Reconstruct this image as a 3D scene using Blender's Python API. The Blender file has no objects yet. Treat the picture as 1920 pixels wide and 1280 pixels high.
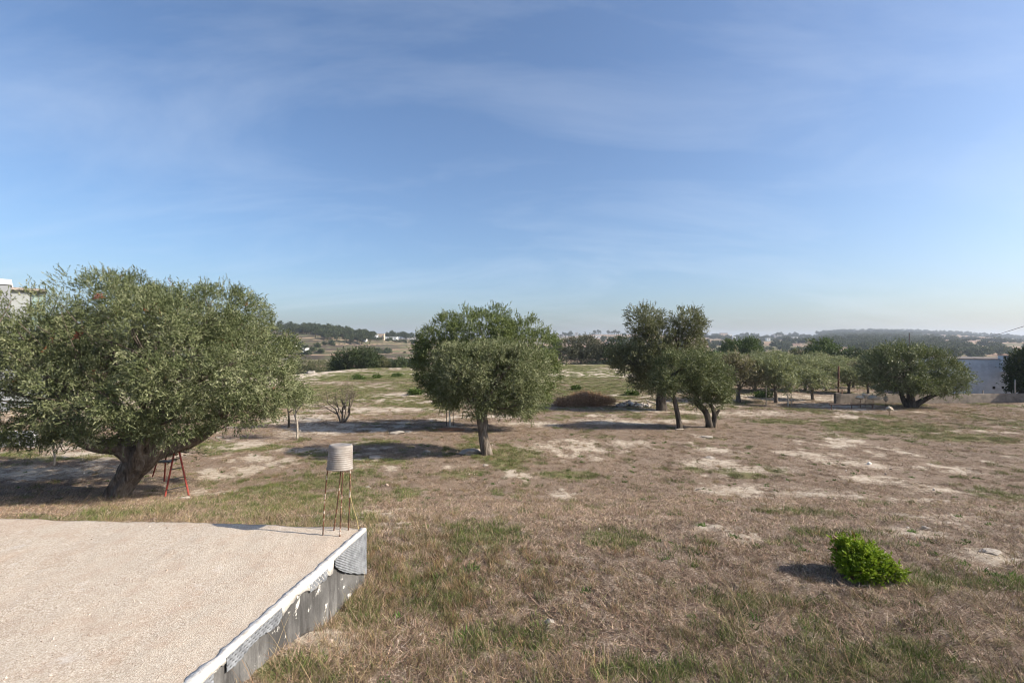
import bpy, math, random
import numpy as np
from mathutils import Vector, Matrix

R = math.radians
scene = bpy.context.scene
COL = scene.collection

# ------------------------------------------------------------------ camera, sky, sun, exposure
FPX = 907.0            # focal length in pixels of the 1920 px wide photograph (about 17 mm)
CAMZ = 4.5
cam_d = bpy.data.cameras.new('camera')
cam_d.sensor_width = 36.0
cam_d.lens = 36.0 * FPX / 1920.0
cam_d.clip_start = 0.05
cam_d.clip_end = 30000
cam = bpy.data.objects.new('camera', cam_d)
cam.location = (0, 0, CAMZ)
cam.rotation_euler = (R(90), 0, 0)
COL.objects.link(cam)
scene.camera = cam

SUN_EL = R(33.0)
SUN_AZ = R(100.5)      # clockwise from +Y (the view direction)
world = bpy.data.worlds.new('World')
scene.world = world
world.use_nodes = True
wn = world.node_tree
wn.nodes.clear()
w_out = wn.nodes.new('ShaderNodeOutputWorld')
w_bg = wn.nodes.new('ShaderNodeBackground')
w_bg.inputs['Strength'].default_value = 0.102
sky = wn.nodes.new('ShaderNodeTexSky')
sky.sky_type = 'NISHITA'
sky.sun_disc = False
sky.sun_elevation = SUN_EL
sky.sun_rotation = SUN_AZ
sky.altitude = 0
sky.air_density = 1.0
sky.dust_density = 2.1
sky.ozone_density = 5.2
# thin cirrus, laid on a high plane of the sky dome
tc = wn.nodes.new('ShaderNodeTexCoord')
sep = wn.nodes.new('ShaderNodeSeparateXYZ')
wn.links.new(tc.outputs['Generated'], sep.inputs[0])
def wmath(op, a, b=None, clamp=False):
    n = wn.nodes.new('ShaderNodeMath'); n.operation = op; n.use_clamp = clamp
    for i, v in enumerate((a, b)):
        if v is None: continue
        if isinstance(v, (int, float)): n.inputs[i].default_value = v
        else: wn.links.new(v, n.inputs[i])
    return n.outputs[0]
den = wmath('ADD', wmath('MAXIMUM', sep.outputs['Z'], 0.0), 0.28)
cx = wmath('DIVIDE', sep.outputs['X'], den)
cy = wmath('DIVIDE', sep.outputs['Y'], den)
cmb = wn.nodes.new('ShaderNodeCombineXYZ')
wn.links.new(cx, cmb.inputs[0]); wn.links.new(cy, cmb.inputs[1])
mp = wn.nodes.new('ShaderNodeMapping')
mp.inputs['Rotation'].default_value = (0, 0, R(24))
mp.inputs['Scale'].default_value = (0.8, 1.9, 1)
mp.inputs['Location'].default_value = (0.15, 1.25, 0)
wn.links.new(cmb.outputs[0], mp.inputs[0])
n1 = wn.nodes.new('ShaderNodeTexNoise')
n1.inputs['Scale'].default_value = 1.15
n1.inputs['Detail'].default_value = 9
n1.inputs['Roughness'].default_value = 0.60
n1.inputs['Distortion'].default_value = 0.55
wn.links.new(mp.outputs[0], n1.inputs['Vector'])
rmp = wn.nodes.new('ShaderNodeValToRGB')
rmp.color_ramp.elements[0].position = 0.46
rmp.color_ramp.elements[1].position = 0.82
rmp.color_ramp.elements[0].color = (0, 0, 0, 1)
rmp.color_ramp.elements[1].color = (1, 1, 1, 1)
wn.links.new(n1.outputs['Fac'], rmp.inputs[0])
cfac = wmath('MULTIPLY', rmp.outputs[0], 0.24)
mixc = wn.nodes.new('ShaderNodeMixRGB')
wn.links.new(cfac, mixc.inputs[0])
wn.links.new(sky.outputs[0], mixc.inputs[1])
mixc.inputs[2].default_value = (5.0, 5.5, 6.2, 1)
wn.links.new(mixc.outputs[0], w_bg.inputs['Color'])
wn.links.new(w_bg.outputs[0], w_out.inputs['Surface'])

sun_d = bpy.data.lights.new('sun', 'SUN')
sun_d.energy = 4.9
sun_d.angle = R(0.55)
sun_d.color = (1.0, 0.915, 0.785)
sun = bpy.data.objects.new('sun', sun_d)
sdir = Vector((math.sin(SUN_AZ) * math.cos(SUN_EL), math.cos(SUN_AZ) * math.cos(SUN_EL), math.sin(SUN_EL)))
sun.rotation_euler = sdir.to_track_quat('Z', 'Y').to_euler()
sun.location = sdir * 60
COL.objects.link(sun)

vs = scene.view_settings
vs.view_transform = 'Standard'
vs.look = 'None'
vs.gamma = 1
vs.exposure = 0.84
vs.use_curve_mapping = False
scene.cycles.max_bounces = 5
scene.cycles.diffuse_bounces = 2
scene.cycles.transparent_max_bounces = 8
scene.cycles.volume_bounces = 1
scene.cycles.use_denoising = True
scene.cycles.use_adaptive_sampling = True
scene.cycles.adaptive_threshold = 0.02
scene.cycles.filter_width = 1.05

# ------------------------------------------------------------------ numpy noise
def _hash(ix, iy, iz, seed):
    h = (ix.astype(np.int64) * 374761393 + iy.astype(np.int64) * 668265263 + iz.astype(np.int64) * 2147483647 + seed * 974634777) & 0xFFFFFFFF
    h = ((h ^ (h >> 13)) * 1274126177) & 0xFFFFFFFF
    h = (h ^ (h >> 16)) * 2246822519 & 0xFFFFFFFF
    return ((h ^ (h >> 15)) & 0xFFFFFF) / float(0xFFFFFF)
def vnoise(x, y, z=None, seed=0):
    x = np.asarray(x, float); y = np.asarray(y, float)
    z = np.zeros_like(x) if z is None else np.asarray(z, float)
    ix, iy, iz = np.floor(x), np.floor(y), np.floor(z)
    fx, fy, fz = x - ix, y - iy, z - iz
    fx, fy, fz = [f * f * (3 - 2 * f) for f in (fx, fy, fz)]
    r = 0
    for a in (0, 1):
        for b in (0, 1):
            for c in (0, 1):
                w = (fx if a else 1 - fx) * (fy if b else 1 - fy) * (fz if c else 1 - fz)
                r = r + w * _hash(ix + a, iy + b, iz + c, seed)
    return r
def fbm(x, y, seed=0, octaves=4, z=None):
    s, amp, t = 0, 1.0, 0.0
    for o in range(octaves):
        k = 2.0 ** o
        s = s + amp * vnoise(np.asarray(x) * k, np.asarray(y) * k, None if z is None else np.asarray(z) * k, seed + o * 17)
        t += amp; amp *= 0.5
    return s / t
def sstep(a, b, x):
    t = np.clip((np.asarray(x, float) - a) / (b - a), 0, 1)
    return t * t * (3 - 2 * t)

# ------------------------------------------------------------------ mesh and object helpers
def mesh_np(name, verts, faces, mats=(), col=None, smooth=False, fmat=None):
    """verts (N,3); faces: list of int arrays (M,3) or (M,4)"""
    me = bpy.data.meshes.new(name)
    verts = np.asarray(verts, np.float32)
    if isinstance(faces, np.ndarray): faces = [faces]
    faces = [np.asarray(f, np.int32) for f in faces if len(f)]
    me.vertices.add(len(verts)); me.vertices.foreach_set('co', verts.ravel())
    loops = np.concatenate([f.ravel() for f in faces])
    sizes = np.concatenate([np.full(len(f), f.shape[1], np.int32) for f in faces])
    starts = np.concatenate([[0], np.cumsum(sizes)[:-1]]).astype(np.int32)
    me.loops.add(len(loops)); me.loops.foreach_set('vertex_index', loops)
    me.polygons.add(len(sizes)); me.polygons.foreach_set('loop_start', starts)
    if smooth: me.polygons.foreach_set('use_smooth', np.ones(len(sizes), bool))
    for m in mats: me.materials.append(m)
    if fmat is not None: me.polygons.foreach_set('material_index', np.asarray(fmat, np.int32))
    me.update(calc_edges=True)
    if col is not None:
        a = me.attributes.new('tint', 'FLOAT_COLOR', 'POINT')
        c = np.ones((len(verts), 4), np.float32); c[:, :col.shape[1]] = col
        a.data.foreach_set('color', c.ravel())
    return me
def obj(name, me, parent=None, loc=None):
    o = bpy.data.objects.new(name, me)
    COL.objects.link(o)
    if parent is not None: o.parent = parent
    if loc is not None: o.location = loc
    return o
def tag(o, label=None, cat=None, group=None, kind=None):
    if label: o['label'] = label
    if cat: o['category'] = cat
    if group: o['group'] = group
    if kind: o['kind'] = kind
    return o
def empty(name, loc, label, cat, group=None, rz=0):
    o = bpy.data.objects.new(name, None)
    o.empty_display_size = 0.2
    o.location = loc; o.rotation_euler = (0, 0, rz)
    COL.objects.link(o)
    return tag(o, label, cat, group)
class MB:
    """collects shapes into one mesh"""
    def __init__(s): s.v = []; s.f = []; s.n = 0
    def add(s, v, f):
        v = np.asarray(v, float); s.v.append(v)
        for q in f: s.f.append([i + s.n for i in q])
        s.n += len(v)
    def box(s, x0, x1, y0, y1, z0, z1, jit=0):
        v = np.array([(x, y, z) for z in (z0, z1) for y in (y0, y1) for x in (x0, x1)], float)
        s.add(v, [(0, 2, 3, 1), (4, 5, 7, 6), (0, 1, 5, 4), (2, 6, 7, 3), (0, 4, 6, 2), (1, 3, 7, 5)])
    def tube(s, pts, radii, sides=8, flute=0.0, seed=0, cap=True):
        v, f = tube(pts, radii, sides, flute, seed)
        s.add(v, f.tolist())
        if cap:
            n = len(v)
            s.f.append([s.n - n + i for i in range(sides)][::-1])
            s.f.append([s.n - sides + i for i in range(sides)])
    def build(s, name, m, parent=None, loc=None, smooth=False):
        me = bpy.data.meshes.new(name)
        me.from_pydata(np.concatenate(s.v).tolist(), [], s.f)
        me.materials.append(m)
        if smooth: me.polygons.foreach_set('use_smooth', np.ones(len(me.polygons), bool))
        me.update()
        return obj(name, me, parent, loc)
def tube(pts, radii, sides=8, flute=0.0, seed=0):
    pts = np.asarray(pts, float); n = len(pts)
    radii = np.broadcast_to(np.asarray(radii, float), (n,)) if np.ndim(radii) == 0 else np.asarray(radii, float)
    t = np.gradient(pts, axis=0); t /= np.linalg.norm(t, axis=1)[:, None] + 1e-9
    ref = np.array([1.0, 0, 0]) if abs(t[0, 0]) < 0.8 else np.array([0, 1.0, 0])
    u = np.cross(t[0], ref); u /= np.linalg.norm(u)
    V = []
    ang = np.linspace(0, 2 * np.pi, sides, endpoint=False)
    for i in range(n):
        u = u - t[i] * np.dot(u, t[i]); u /= np.linalg.norm(u) + 1e-9
        w = np.cross(t[i], u)
        rr = np.full(sides, radii[i])
        if flute:
            k = fbm(np.cos(ang) * 2.2 + 7, np.sin(ang) * 2.2 + 7, seed, 3, z=np.full(sides, i * 0.16))
            rr = rr * (1 + flute * (k - 0.5) * 2)
        V.append(pts[i] + (np.cos(ang) * rr)[:, None] * u + (np.sin(ang) * rr)[:, None] * w)
    V = np.concatenate(V)
    i, j = np.meshgrid(np.arange(n - 1), np.arange(sides), indexing='ij')
    a = i * sides + j; b = i * sides + (j + 1) % sides
    F = np.stack([a, b, b + sides, a + sides], -1).reshape(-1, 4)
    return V, F
def spline(ctrl, n):
    """smooth path (Catmull-Rom) through control points; works for (k,d) arrays"""
    c = np.asarray(ctrl, float)
    c = np.vstack([2 * c[0] - c[1], c, 2 * c[-1] - c[-2]])
    k = len(c) - 3
    t = np.linspace(0, k - 1e-6, n); i = t.astype(int); f = (t - i)[:, None]
    p0, p1, p2, p3 = c[i], c[i + 1], c[i + 2], c[i + 3]
    return 0.5 * (2 * p1 + (p2 - p0) * f + (2 * p0 - 5 * p1 + 4 * p2 - p3) * f ** 2 + (3 * p1 - p0 - 3 * p2 + p3) * f ** 3)

# ------------------------------------------------------------------ materials
class Mat:
    def __init__(s, name, rough=0.9, spec=0.3, color=(0.5, 0.5, 0.5)):
        s.m = bpy.data.materials.new(name); s.m.use_nodes = True
        s.nt = s.m.node_tree; s.b = s.nt.nodes['Principled BSDF']
        s.b.inputs['Roughness'].default_value = rough
        s.b.inputs['Specular IOR Level'].default_value = spec
        s.b.inputs['Base Color'].default_value = (*color, 1)
        s.out = s.nt.nodes['Material Output']
    def n(s, t, **kw):
        x = s.nt.nodes.new(t)
        for k, v in kw.items():
            if k in x.inputs: s.set(x.inputs[k], v)
            else: setattr(x, k, v)
        return x
    def set(s, sock, v):
        if isinstance(v, bpy.types.NodeSocket): s.nt.links.new(v, sock)
        elif isinstance(v, tuple) and len(v) == 3 and sock.type == 'RGBA': sock.default_value = (*v, 1)
        else: sock.default_value = v
    def math(s, op, a, b=0.0, clamp=False):
        x = s.nt.nodes.new('ShaderNodeMath'); x.operation = op; x.use_clamp = clamp
        s.set(x.inputs[0], a); s.set(x.inputs[1], b); return x.outputs[0]
    def mix(s, f, a, b, blend='MIX'):
        x = s.nt.nodes.new('ShaderNodeMixRGB'); x.blend_type = blend
        s.set(x.inputs[0], f); s.set(x.inputs[1], a); s.set(x.inputs[2], b); return x.outputs[0]
    def noise(s, scale, detail=4, rough=0.55, vec=None, dist=0.0):
        x = s.n('ShaderNodeTexNoise', Scale=scale, Detail=detail, Roughness=rough, Distortion=dist)
        s.set(x.inputs['Vector'], vec if vec is not None else s.pos()); return x.outputs['Fac']
    def pos(s):
        if not hasattr(s, '_p'): s._p = s.nt.nodes.new('ShaderNodeTexCoord').outputs['Object']
        return s._p
    def ramp(s, f, stops):
        x = s.nt.nodes.new('ShaderNodeValToRGB'); e = x.color_ramp.elements
        while len(e) < len(stops): e.new(0.5)
        for el, (p, c) in zip(e, stops):
            el.position = p; el.color = (*c, 1) if isinstance(c, tuple) else (c, c, c, 1)
        s.set(x.inputs[0], f); return x.outputs[0]
    def attr(s, name='tint'):
        a = s.n('ShaderNodeAttribute', attribute_name=name)
        q = s.nt.nodes.new('ShaderNodeSeparateColor'); s.nt.links.new(a.outputs['Color'], q.inputs[0])
        return a.outputs['Color'], q.outputs[0], q.outputs[1], q.outputs[2]
    def bump(s, h, strength=0.4, dist=0.02):
        x = s.n('ShaderNodeBump', Strength=strength, Distance=dist); s.set(x.inputs['Height'], h)
        s.nt.links.new(x.outputs[0], s.b.inputs['Normal'])
    def color(s, c): s.set(s.b.inputs['Base Color'], c); return s
    def translucent(s, c, f):
        t = s.n('ShaderNodeBsdfTranslucent'); s.set(t.inputs['Color'], c)
        mx = s.nt.nodes.new('ShaderNodeMixShader'); mx.inputs[0].default_value = f
        s.nt.links.new(s.b.outputs[0], mx.inputs[1]); s.nt.links.new(t.outputs[0], mx.inputs[2])
        s.nt.links.new(mx.outputs[0], s.out.inputs['Surface']); return s

def leaf_mat(name, dark, mid, light, trans=0.15, rough=0.5, dead=(0.22, 0.10, 0.05)):
    a = Mat(name, rough, 0.18)
    c, r, g, b = a.attr()
    col = a.ramp(r, [(0.0, dark), (0.5, mid), (1.0, light)])
    col = a.mix(b, col, dead)
    a.color(col); a.translucent(a.mix(0.5, col, (0.16, 0.20, 0.03)), trans)
    return a.m
M_OLIVE = leaf_mat('olive_leaf', (0.050, 0.066, 0.024), (0.138, 0.156, 0.070), (0.34, 0.345, 0.205), 0.18)
M_OLIVE_GREEN = leaf_mat('green_olive_leaf', (0.055, 0.076, 0.024), (0.135, 0.165, 0.056), (0.27, 0.30, 0.13), 0.2)
M_OLIVE_DARK = leaf_mat('dark_olive_leaf', (0.055, 0.060, 0.026), (0.135, 0.136, 0.066), (0.27, 0.26, 0.15), 0.2)
M_OLIVE_DRY = leaf_mat('dry_olive_leaf', (0.10, 0.085, 0.050), (0.20, 0.17, 0.105), (0.31, 0.265, 0.18), 0.25)
M_ORCHARD = leaf_mat('orchard_leaf', (0.14, 0.155, 0.070), (0.26, 0.270, 0.140), (0.40, 0.40, 0.25), 0.25)
M_EVERGREEN = leaf_mat('evergreen_leaf', (0.018, 0.028, 0.012), (0.045, 0.062, 0.024), (0.09, 0.12, 0.05), 0.12)
M_FRESH = leaf_mat('fresh_green_leaf', (0.035, 0.060, 0.014), (0.075, 0.120, 0.026), (0.14, 0.19, 0.05))
M_SHRUB = leaf_mat('bright_shrub_leaf', (0.07, 0.12, 0.008), (0.20, 0.30, 0.016), (0.38, 0.46, 0.06), 0.35, 0.5)
M_BRUSH = leaf_mat('dead_brush', (0.20, 0.11, 0.065), (0.40, 0.235, 0.145), (0.56, 0.37, 0.25), 0.2, 0.8)
M_FAR = leaf_mat('far_scrub_leaf', (0.030, 0.040, 0.020), (0.062, 0.078, 0.036), (0.115, 0.13, 0.07), 0.1, 0.7)

def bark_mat(name, c0, c1, c2, scale=1.0):
    a = Mat(name, 0.95, 0.15)
    mpn = a.n('ShaderNodeMapping'); a.set(mpn.inputs[0], a.pos()); mpn.inputs['Scale'].default_value = (9 * scale, 9 * scale, 2.2 * scale)
    k = a.noise(1.0, 8, 0.65, mpn.outputs[0], 0.6); k2 = a.noise(1.6 * scale, 4)
    a.color(a.mix(a.ramp(k2, [(0.4, 0.0), (0.7, 1.0)]), a.ramp(k, [(0.3, c0), (0.52, c1), (0.75, c2)]), c2, 'MULTIPLY'))
    a.color(a.ramp(k, [(0.3, c0), (0.52, c1), (0.75, c2)]))
    a.bump(k, 0.9, 0.06)
    return a.m
M_BARK = bark_mat('olive_bark', (0.045, 0.036, 0.028), (0.15, 0.12, 0.095), (0.30, 0.26, 0.215))
M_BARK_DARK = bark_mat('dark_bark', (0.025, 0.020, 0.016), (0.075, 0.062, 0.05), (0.16, 0.135, 0.11))
M_BARK_PALE = bark_mat('pale_bark', (0.18, 0.15, 0.12), (0.38, 0.33, 0.27), (0.55, 0.49, 0.42), 3)

def plain(name, c, rough=0.85, var=0.25, scale=6.0, spec=0.25, bump=0.15, stain=None, dist=0.01):
    a = Mat(name, rough, spec)
    k = a.noise(scale, 7, 0.62)
    lo = tuple(x * (1 - var) for x in c); hi = tuple(min(1, x * (1 + var)) for x in c)
    col = a.ramp(k, [(0.32, lo), (0.68, hi)])
    if stain is not None:
        col = a.mix(a.ramp(a.noise(scale * 0.45, 6, 0.7), [(0.50, 0.0), (0.66, 0.85)]), col, stain)
    a.color(col); a.bump(k, bump, dist)
    return a.m

# ------------------------------------------------------------------ terrain
_pxn = [-1200, -200, 300, 530, 600, 700, 780, 900, 1040, 1110, 1190, 1310, 1450, 1530, 1560, 1640, 1700, 1800, 1920, 2200, 3200]
_ry  = [634, 630, 624, 621, 622, 633, 636, 635, 633, 627, 626, 631, 632, 629, 624, 622, 623, 627, 634, 634, 634]
_rd  = [520, 520, 500, 500, 500, 540, 640, 900, 1300, 1500, 1500, 1450, 1450, 1550, 1750, 1800, 1800, 1800, 1750, 1700, 1700]
_edge = [60, 60, 60, 60, 68, 80, 82, 88, 96, 97, 98, 102, 104, 104, 104, 104, 104, 104, 104, 104, 104]
def _u(x, y):
    yy = np.where(y > 1.0, y, 1.0)
    px = 960 + FPX * x / yy
    return np.clip(np.where(y > 1.0, px, np.where(x < 0, -1200, 3200)), -1200, 3200)
def near_z(x, y):
    z = 1.55 - 1.20 * sstep(6.3, 14.0, y) - 0.35 * sstep(14, 36, y)
    z = z + 0.30 * (1 - sstep(4.0, 5.3, y)) * np.exp(-((x + 2.3) / 1.0) ** 2)
    z = z + 0.16 * (fbm(x * 0.21, y * 0.21, 3, 3) - 0.5) + 0.05 * (fbm(x * 1.1, y * 1.1, 5, 3) - 0.5)
    return z
def ground_z(x, y, full=False):
    x = np.asarray(x, float); y = np.asarray(y, float)
    d = np.hypot(x, y); px = _u(x, y)
    zn = near_z(x, y)
    ed = np.interp(px, _pxn, _edge); rd = np.interp(px, _pxn, _rd); ry = np.interp(px, _pxn, _ry)
    yd = np.where(y > 1, np.maximum(y, d * 0.55), d)
    zr = CAMZ + (640 - ry) / FPX * rd
    zv = -9.5
    v0 = ed + 75
    t = np.clip((yd - 215) / np.maximum(rd - 215, 1), 0, 1)
    zh = zv + (zr - zv) * (t ** 0.92)
    zh = zh + (fbm(x * 0.006, y * 0.006, 31, 4) - 0.5) * 9 * sstep(0.02, 0.25, t) * (1 - sstep(0.7, 1.0, t))
    ph = zh + 1.1 * (fbm(x * 0.011, y * 0.011, 41, 3) - 0.5)
    step = 1.9
    q = ph / step; fl = np.floor(q); fr = q - fl
    zt = step * (fl + sstep(0.70, 0.98, fr)) + (zh - ph)
    terr = sstep(0.0, 0.03, t) * (1 - sstep(0.9, 1.0, t)) * (1 - sstep(800, 1300, px))
    zh = zh + (zt - zh) * terr
    zh = zh - sstep(rd, rd + 700, yd) * 26
    w = sstep(0, 1, (yd - ed) / 70.0)
    z = zn * (1 - w) + zh * w
    if full:
        return z, w, terr, fl, fr, t
    return z
_YS = np.geomspace(1.5, 160, 500)
def G(px, py):
    """ground point of the photograph's pixel"""
    ys = _YS; xs = (px - 960) / FPX * ys
    yp = 640 + (CAMZ - ground_z(xs, ys)) / ys * FPX
    k = int(np.argmax(yp <= py)) if (yp <= py).any() else len(ys) - 1
    k = max(k, 1); t = (yp[k - 1] - py) / max(yp[k - 1] - yp[k], 1e-6)
    y = float(ys[k - 1] + min(max(t, 0), 1) * (ys[k] - ys[k - 1]))
    x = (px - 960) / FPX * y
    return Vector((x, y, float(ground_z(np.array([x]), np.array([y]))[0])))
def P(px, py, y):
    return Vector(((px - 960) / FPX * y, y, CAMZ - (py - 640) / FPX * y))
def gz(x, y): return float(ground_z(np.array([x]), np.array([y]))[0])

# what grows where: bare pale soil and green patches, as world-space fields
def _blobs(spec):
    out = []
    for px, py, rx, ry in spec:
        c = G(px, py); rxm = rx / FPX * c.y
        rym = abs(G(px, max(py - ry, 655)).y - G(px, py + ry).y) / 2
        out.append((c.x, c.y, rxm, rym))
    return out
BARE = _blobs([(1330, 868, 45, 9), (1390, 922, 80, 13), (1560, 926, 75, 10), (1340, 988, 40, 6), (1390, 1008, 30, 8), (1180, 832, 35, 6), (1020, 838, 45, 9),
               (1600, 868, 80, 8), (1350, 845, 45, 6), (1500, 850, 60, 6), (1420, 880, 60, 7), (600, 805, 60, 14), (560, 785, 70, 8), (470, 830, 40, 6), (700, 768, 120, 5), (560, 845, 50, 5),
               (760, 740, 60, 4), (90, 885, 130, 12), (150, 850, 60, 6), (1480, 745, 130, 7), (1390, 775, 80, 5), (1580, 760, 60, 5), (1060, 930, 30, 6),
               (520, 862, 40, 5), (1000, 795, 60, 4), (1150, 790, 70, 5), (610, 697, 45, 3), (1700, 1000, 60, 10), (1870, 1040, 60, 12), (600, 1200, 60, 18), (1250, 790, 60, 4), (1650, 900, 60, 7), (1780, 920, 60, 8)])
GREEN = _blobs([(762, 925, 26, 8), (1300, 880, 16, 8), (1390, 886, 40, 12), (1450, 882, 20, 7), (430, 838, 110, 9), (170, 855, 90, 8), (30, 855, 50, 6), (560, 950, 120, 20), (640, 900, 60, 15), (860, 888, 45, 7),
                (900, 1000, 70, 25), (820, 1110, 90, 30), (560, 1265, 80, 30), (960, 1200, 90, 30), (1230, 1260, 90, 25), (1800, 1095, 120, 14), (1460, 790, 60, 5), (700, 830, 50, 6),
                (670, 865, 110, 7), (760, 760, 90, 6), (660, 708, 30, 4), (740, 705, 40, 4), (820, 735, 60, 5), (1080, 715, 80, 7), (1110, 745, 60, 5), (1430, 742, 50, 5), (600, 850, 80, 5),
                (1660, 800, 120, 14), (1800, 820, 90, 10), (1150, 1010, 60, 12), (1560, 1180, 60, 20), (1700, 1240, 60, 16), (1440, 1130, 90, 20), (1880, 930, 60, 14), (1060, 890, 70, 8), (1500, 960, 60, 8), (1580, 1000, 60, 9)])
def blobsum(B, x, y, soft=0.55):
    s = np.zeros_like(x)
    wob = 0.55 * (fbm(x * 1.3, y * 0.9, 77, 3) - 0.5)
    for cx_, cy_, a, b in B:
        m = (np.abs(x - cx_) < 2.2 * a) & (np.abs(y - cy_) < 2.2 * b)
        if not m.any(): continue
        r = np.sqrt(((x[m] - cx_) / a) ** 2 + ((y[m] - cy_) / b) ** 2) + wob[m] * 2
        s[m] = np.maximum(s[m], 1 - sstep(1 - soft, 1 + soft, r))
    return s
def fields(x, y):
    x = np.asarray(x, float); y = np.asarray(y, float)
    k1 = fbm(x * 0.35, y * 0.35, 11, 4); k2 = fbm(x * 0.55 + 9, y * 0.28, 23, 4); k3 = fbm(x * 2.3, y * 2.0, 29, 3)
    k4 = fbm(x * 0.08, y * 0.22, 37, 3)
    far = sstep(24, 40, y)
    bare = sstep(0.54, 0.70, k1 * 0.6 + k3 * 0.4) * (0.30 + 0.70 * sstep(7, 11, y)) * 0.8
    bare = bare * (1 - far * 0.35) + far * 0.55 * sstep(0.52, 0.64, k4) * sstep(0.4, 0.6, k3)
    bare = np.maximum(bare, blobsum(BARE, x, y, 0.85) * np.clip(0.40 + 1.6 * (k3 - 0.3), 0, 1))
    right_litter = sstep(0.5, 3.0, x) * sstep(5.0, 8, y) * (1 - sstep(17, 24, y))
    green = sstep(0.52, 0.70, k2 * 0.75 + k3 * 0.25) * (1 - 0.75 * right_litter)
    green = np.maximum(green, blobsum(GREEN, x, y))
    green = np.maximum(green, far * (0.42 + 0.58 * sstep(0.40, 0.6, fbm(x * 0.16, y * 0.3, 51, 4))) * (1 - sstep(14, 20, x - (y - 30) * 0.15)))
    green = green * (1 - 0.8 * bare)
    return np.clip(bare, 0, 1), np.clip(green, 0, 1)

def build_ground():
    rad = [0.0, 0.9, 1.5]
    r = 2.0
    while r < 3650:
        rad.append(r)
        if r < 12: g = 1.0105
        elif r < 110: g = 1.0135
        elif r < 560: g = 1.0105
        elif r < 2000: g = 1.03
        else: g = 1.12
        r *= g
    rad = np.array(rad)
    a0 = np.concatenate([np.linspace(-54, 54, 400), np.linspace(54, 306, 64)[1:-1]])
    ang = np.radians(a0)
    RR, AA = np.meshgrid(rad[1:], ang, indexing='ij')
    x = (RR * np.sin(AA)).ravel(); y = (RR * np.cos(AA)).ravel()
    z, w, terr, fl, fr, t = ground_z(x, y, True)
    d = np.hypot(x, y)
    z = z + (1 - w) * (0.04 * (fbm(x * 5, y * 5, 61, 2) - 0.5) + 0.045 * (fbm(x * 13, y * 13, 63, 2) - 0.5)) * (1 - sstep(14, 30, d))
    bare, green = fields(x, y)
    col = np.zeros((len(x), 4), np.float32)
    col[:, 0] = bare * (1 - w); col[:, 1] = green * (1 - w); col[:, 2] = w
    riser = terr * sstep(0.62, 0.74, fr) * (1 - sstep(0.98, 1.0, fr))
    col[:, 3] = np.where(w > 0.5, 0.5 * _hash(fl, fl * 0 + 3, fl * 0 + np.floor(_u(x, y) / 160 + 1.2 * fbm(x * .01, y * .01, 91, 2)), 7) + 0.5 * riser, 0)
    x = np.concatenate([[0], x]); y = np.concatenate([[0], y]); z = np.concatenate([[near_z(0., 0.)], z])
    col = np.concatenate([[col[0]], col])
    nr, na = len(rad) - 1, len(ang)
    i, j = np.meshgrid(np.arange(nr - 1), np.arange(na), indexing='ij')
    A = 1 + i * na + j; B = 1 + i * na + (j + 1) % na
    F = np.stack([A, B, B + na, A + na], -1).reshape(-1, 4)[:, ::-1]
    T = np.stack([np.zeros(na, int), 1 + (np.arange(na) + 1) % na, 1 + np.arange(na)], -1)[:, ::-1]
    a = Mat('ground_soil', 1.0, 0.1)
    c, cr, cg, cb = a.attr()
    alpha = a.n('ShaderNodeAttribute', attribute_name='tint').outputs['Alpha']
    P_ = a.pos()
    n_f = a.noise(38, 6, 0.7); n_m = a.noise(5.5, 6, 0.65); n_l = a.noise(0.7, 4, 0.6); n_x = a.noise(120, 3, 0.7)
    litter = a.ramp(n_f, [(0.30, (0.056, 0.040, 0.031)), (0.48, (0.195, 0.143, 0.108)), (0.70, (0.49, 0.405, 0.325))])
    litter = a.mix(a.ramp(n_l, [(0.35, 0.0), (0.65, 0.45)]), litter, a.ramp(n_f, [(0.3, (0.12, 0.078, 0.052)), (0.7, (0.33, 0.24, 0.165))]))
    soil = a.ramp(a.math('ADD', a.math('MULTIPLY', n_m, 0.6), a.math('MULTIPLY', n_x, 0.4)), [(0.33, (0.31, 0.25, 0.19)), (0.5, (0.47, 0.395, 0.31)), (0.68, (0.64, 0.565, 0.465))])
    grass = a.ramp(n_f, [(0.3, (0.050, 0.058, 0.020)), (0.52, (0.150, 0.155, 0.060)), (0.72, (0.32, 0.30, 0.15))])
    fb = a.ramp(a.math('ADD', a.math('ADD', cr, a.math('MULTIPLY', a.math('SUBTRACT', n_m, 0.5), 1.5)), a.math('MULTIPLY', a.math('SUBTRACT', n_f, 0.5), 1.3)), [(0.16, 0.0), (0.58, 1.0)])
    fg = a.ramp(a.math('ADD', cg, a.math('MULTIPLY', a.math('SUBTRACT', n_m, 0.5), 0.9)), [(0.30, 0.0), (0.75, 0.85)])
    near = a.mix(fb, a.mix(fg, litter, grass), soil)
    f_l = a.noise(0.012, 5, 0.6); f_m = a.noise(0.07, 5, 0.65)
    tread = a.ramp(a.math('ADD', a.math('MULTIPLY', a.math('MULTIPLY', alpha, 2.0), 0.5), a.math('MULTIPLY', f_l, 0.5)),
                   [(0.2, (0.15, 0.095, 0.070)), (0.38, (0.26, 0.165, 0.118)), (0.54, (0.37, 0.26, 0.185)), (0.62, (0.22, 0.15, 0.108)), (0.74, (0.15, 0.14, 0.075))])
    rs = a.math('MULTIPLY', a.math('SUBTRACT', alpha, 0.42), 3.2, True)
    tread = a.mix(rs, tread, (0.070, 0.056, 0.042))
    farc = a.mix(a.ramp(f_m, [(0.50, 0.0), (0.60, 0.85)]), tread, (0.085, 0.088, 0.045))
    a.color(a.mix(cb, near, farc))
    a.bump(a.math('ADD', n_f, a.math('MULTIPLY', n_m, 0.8)), 0.9, 0.05)
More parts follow.
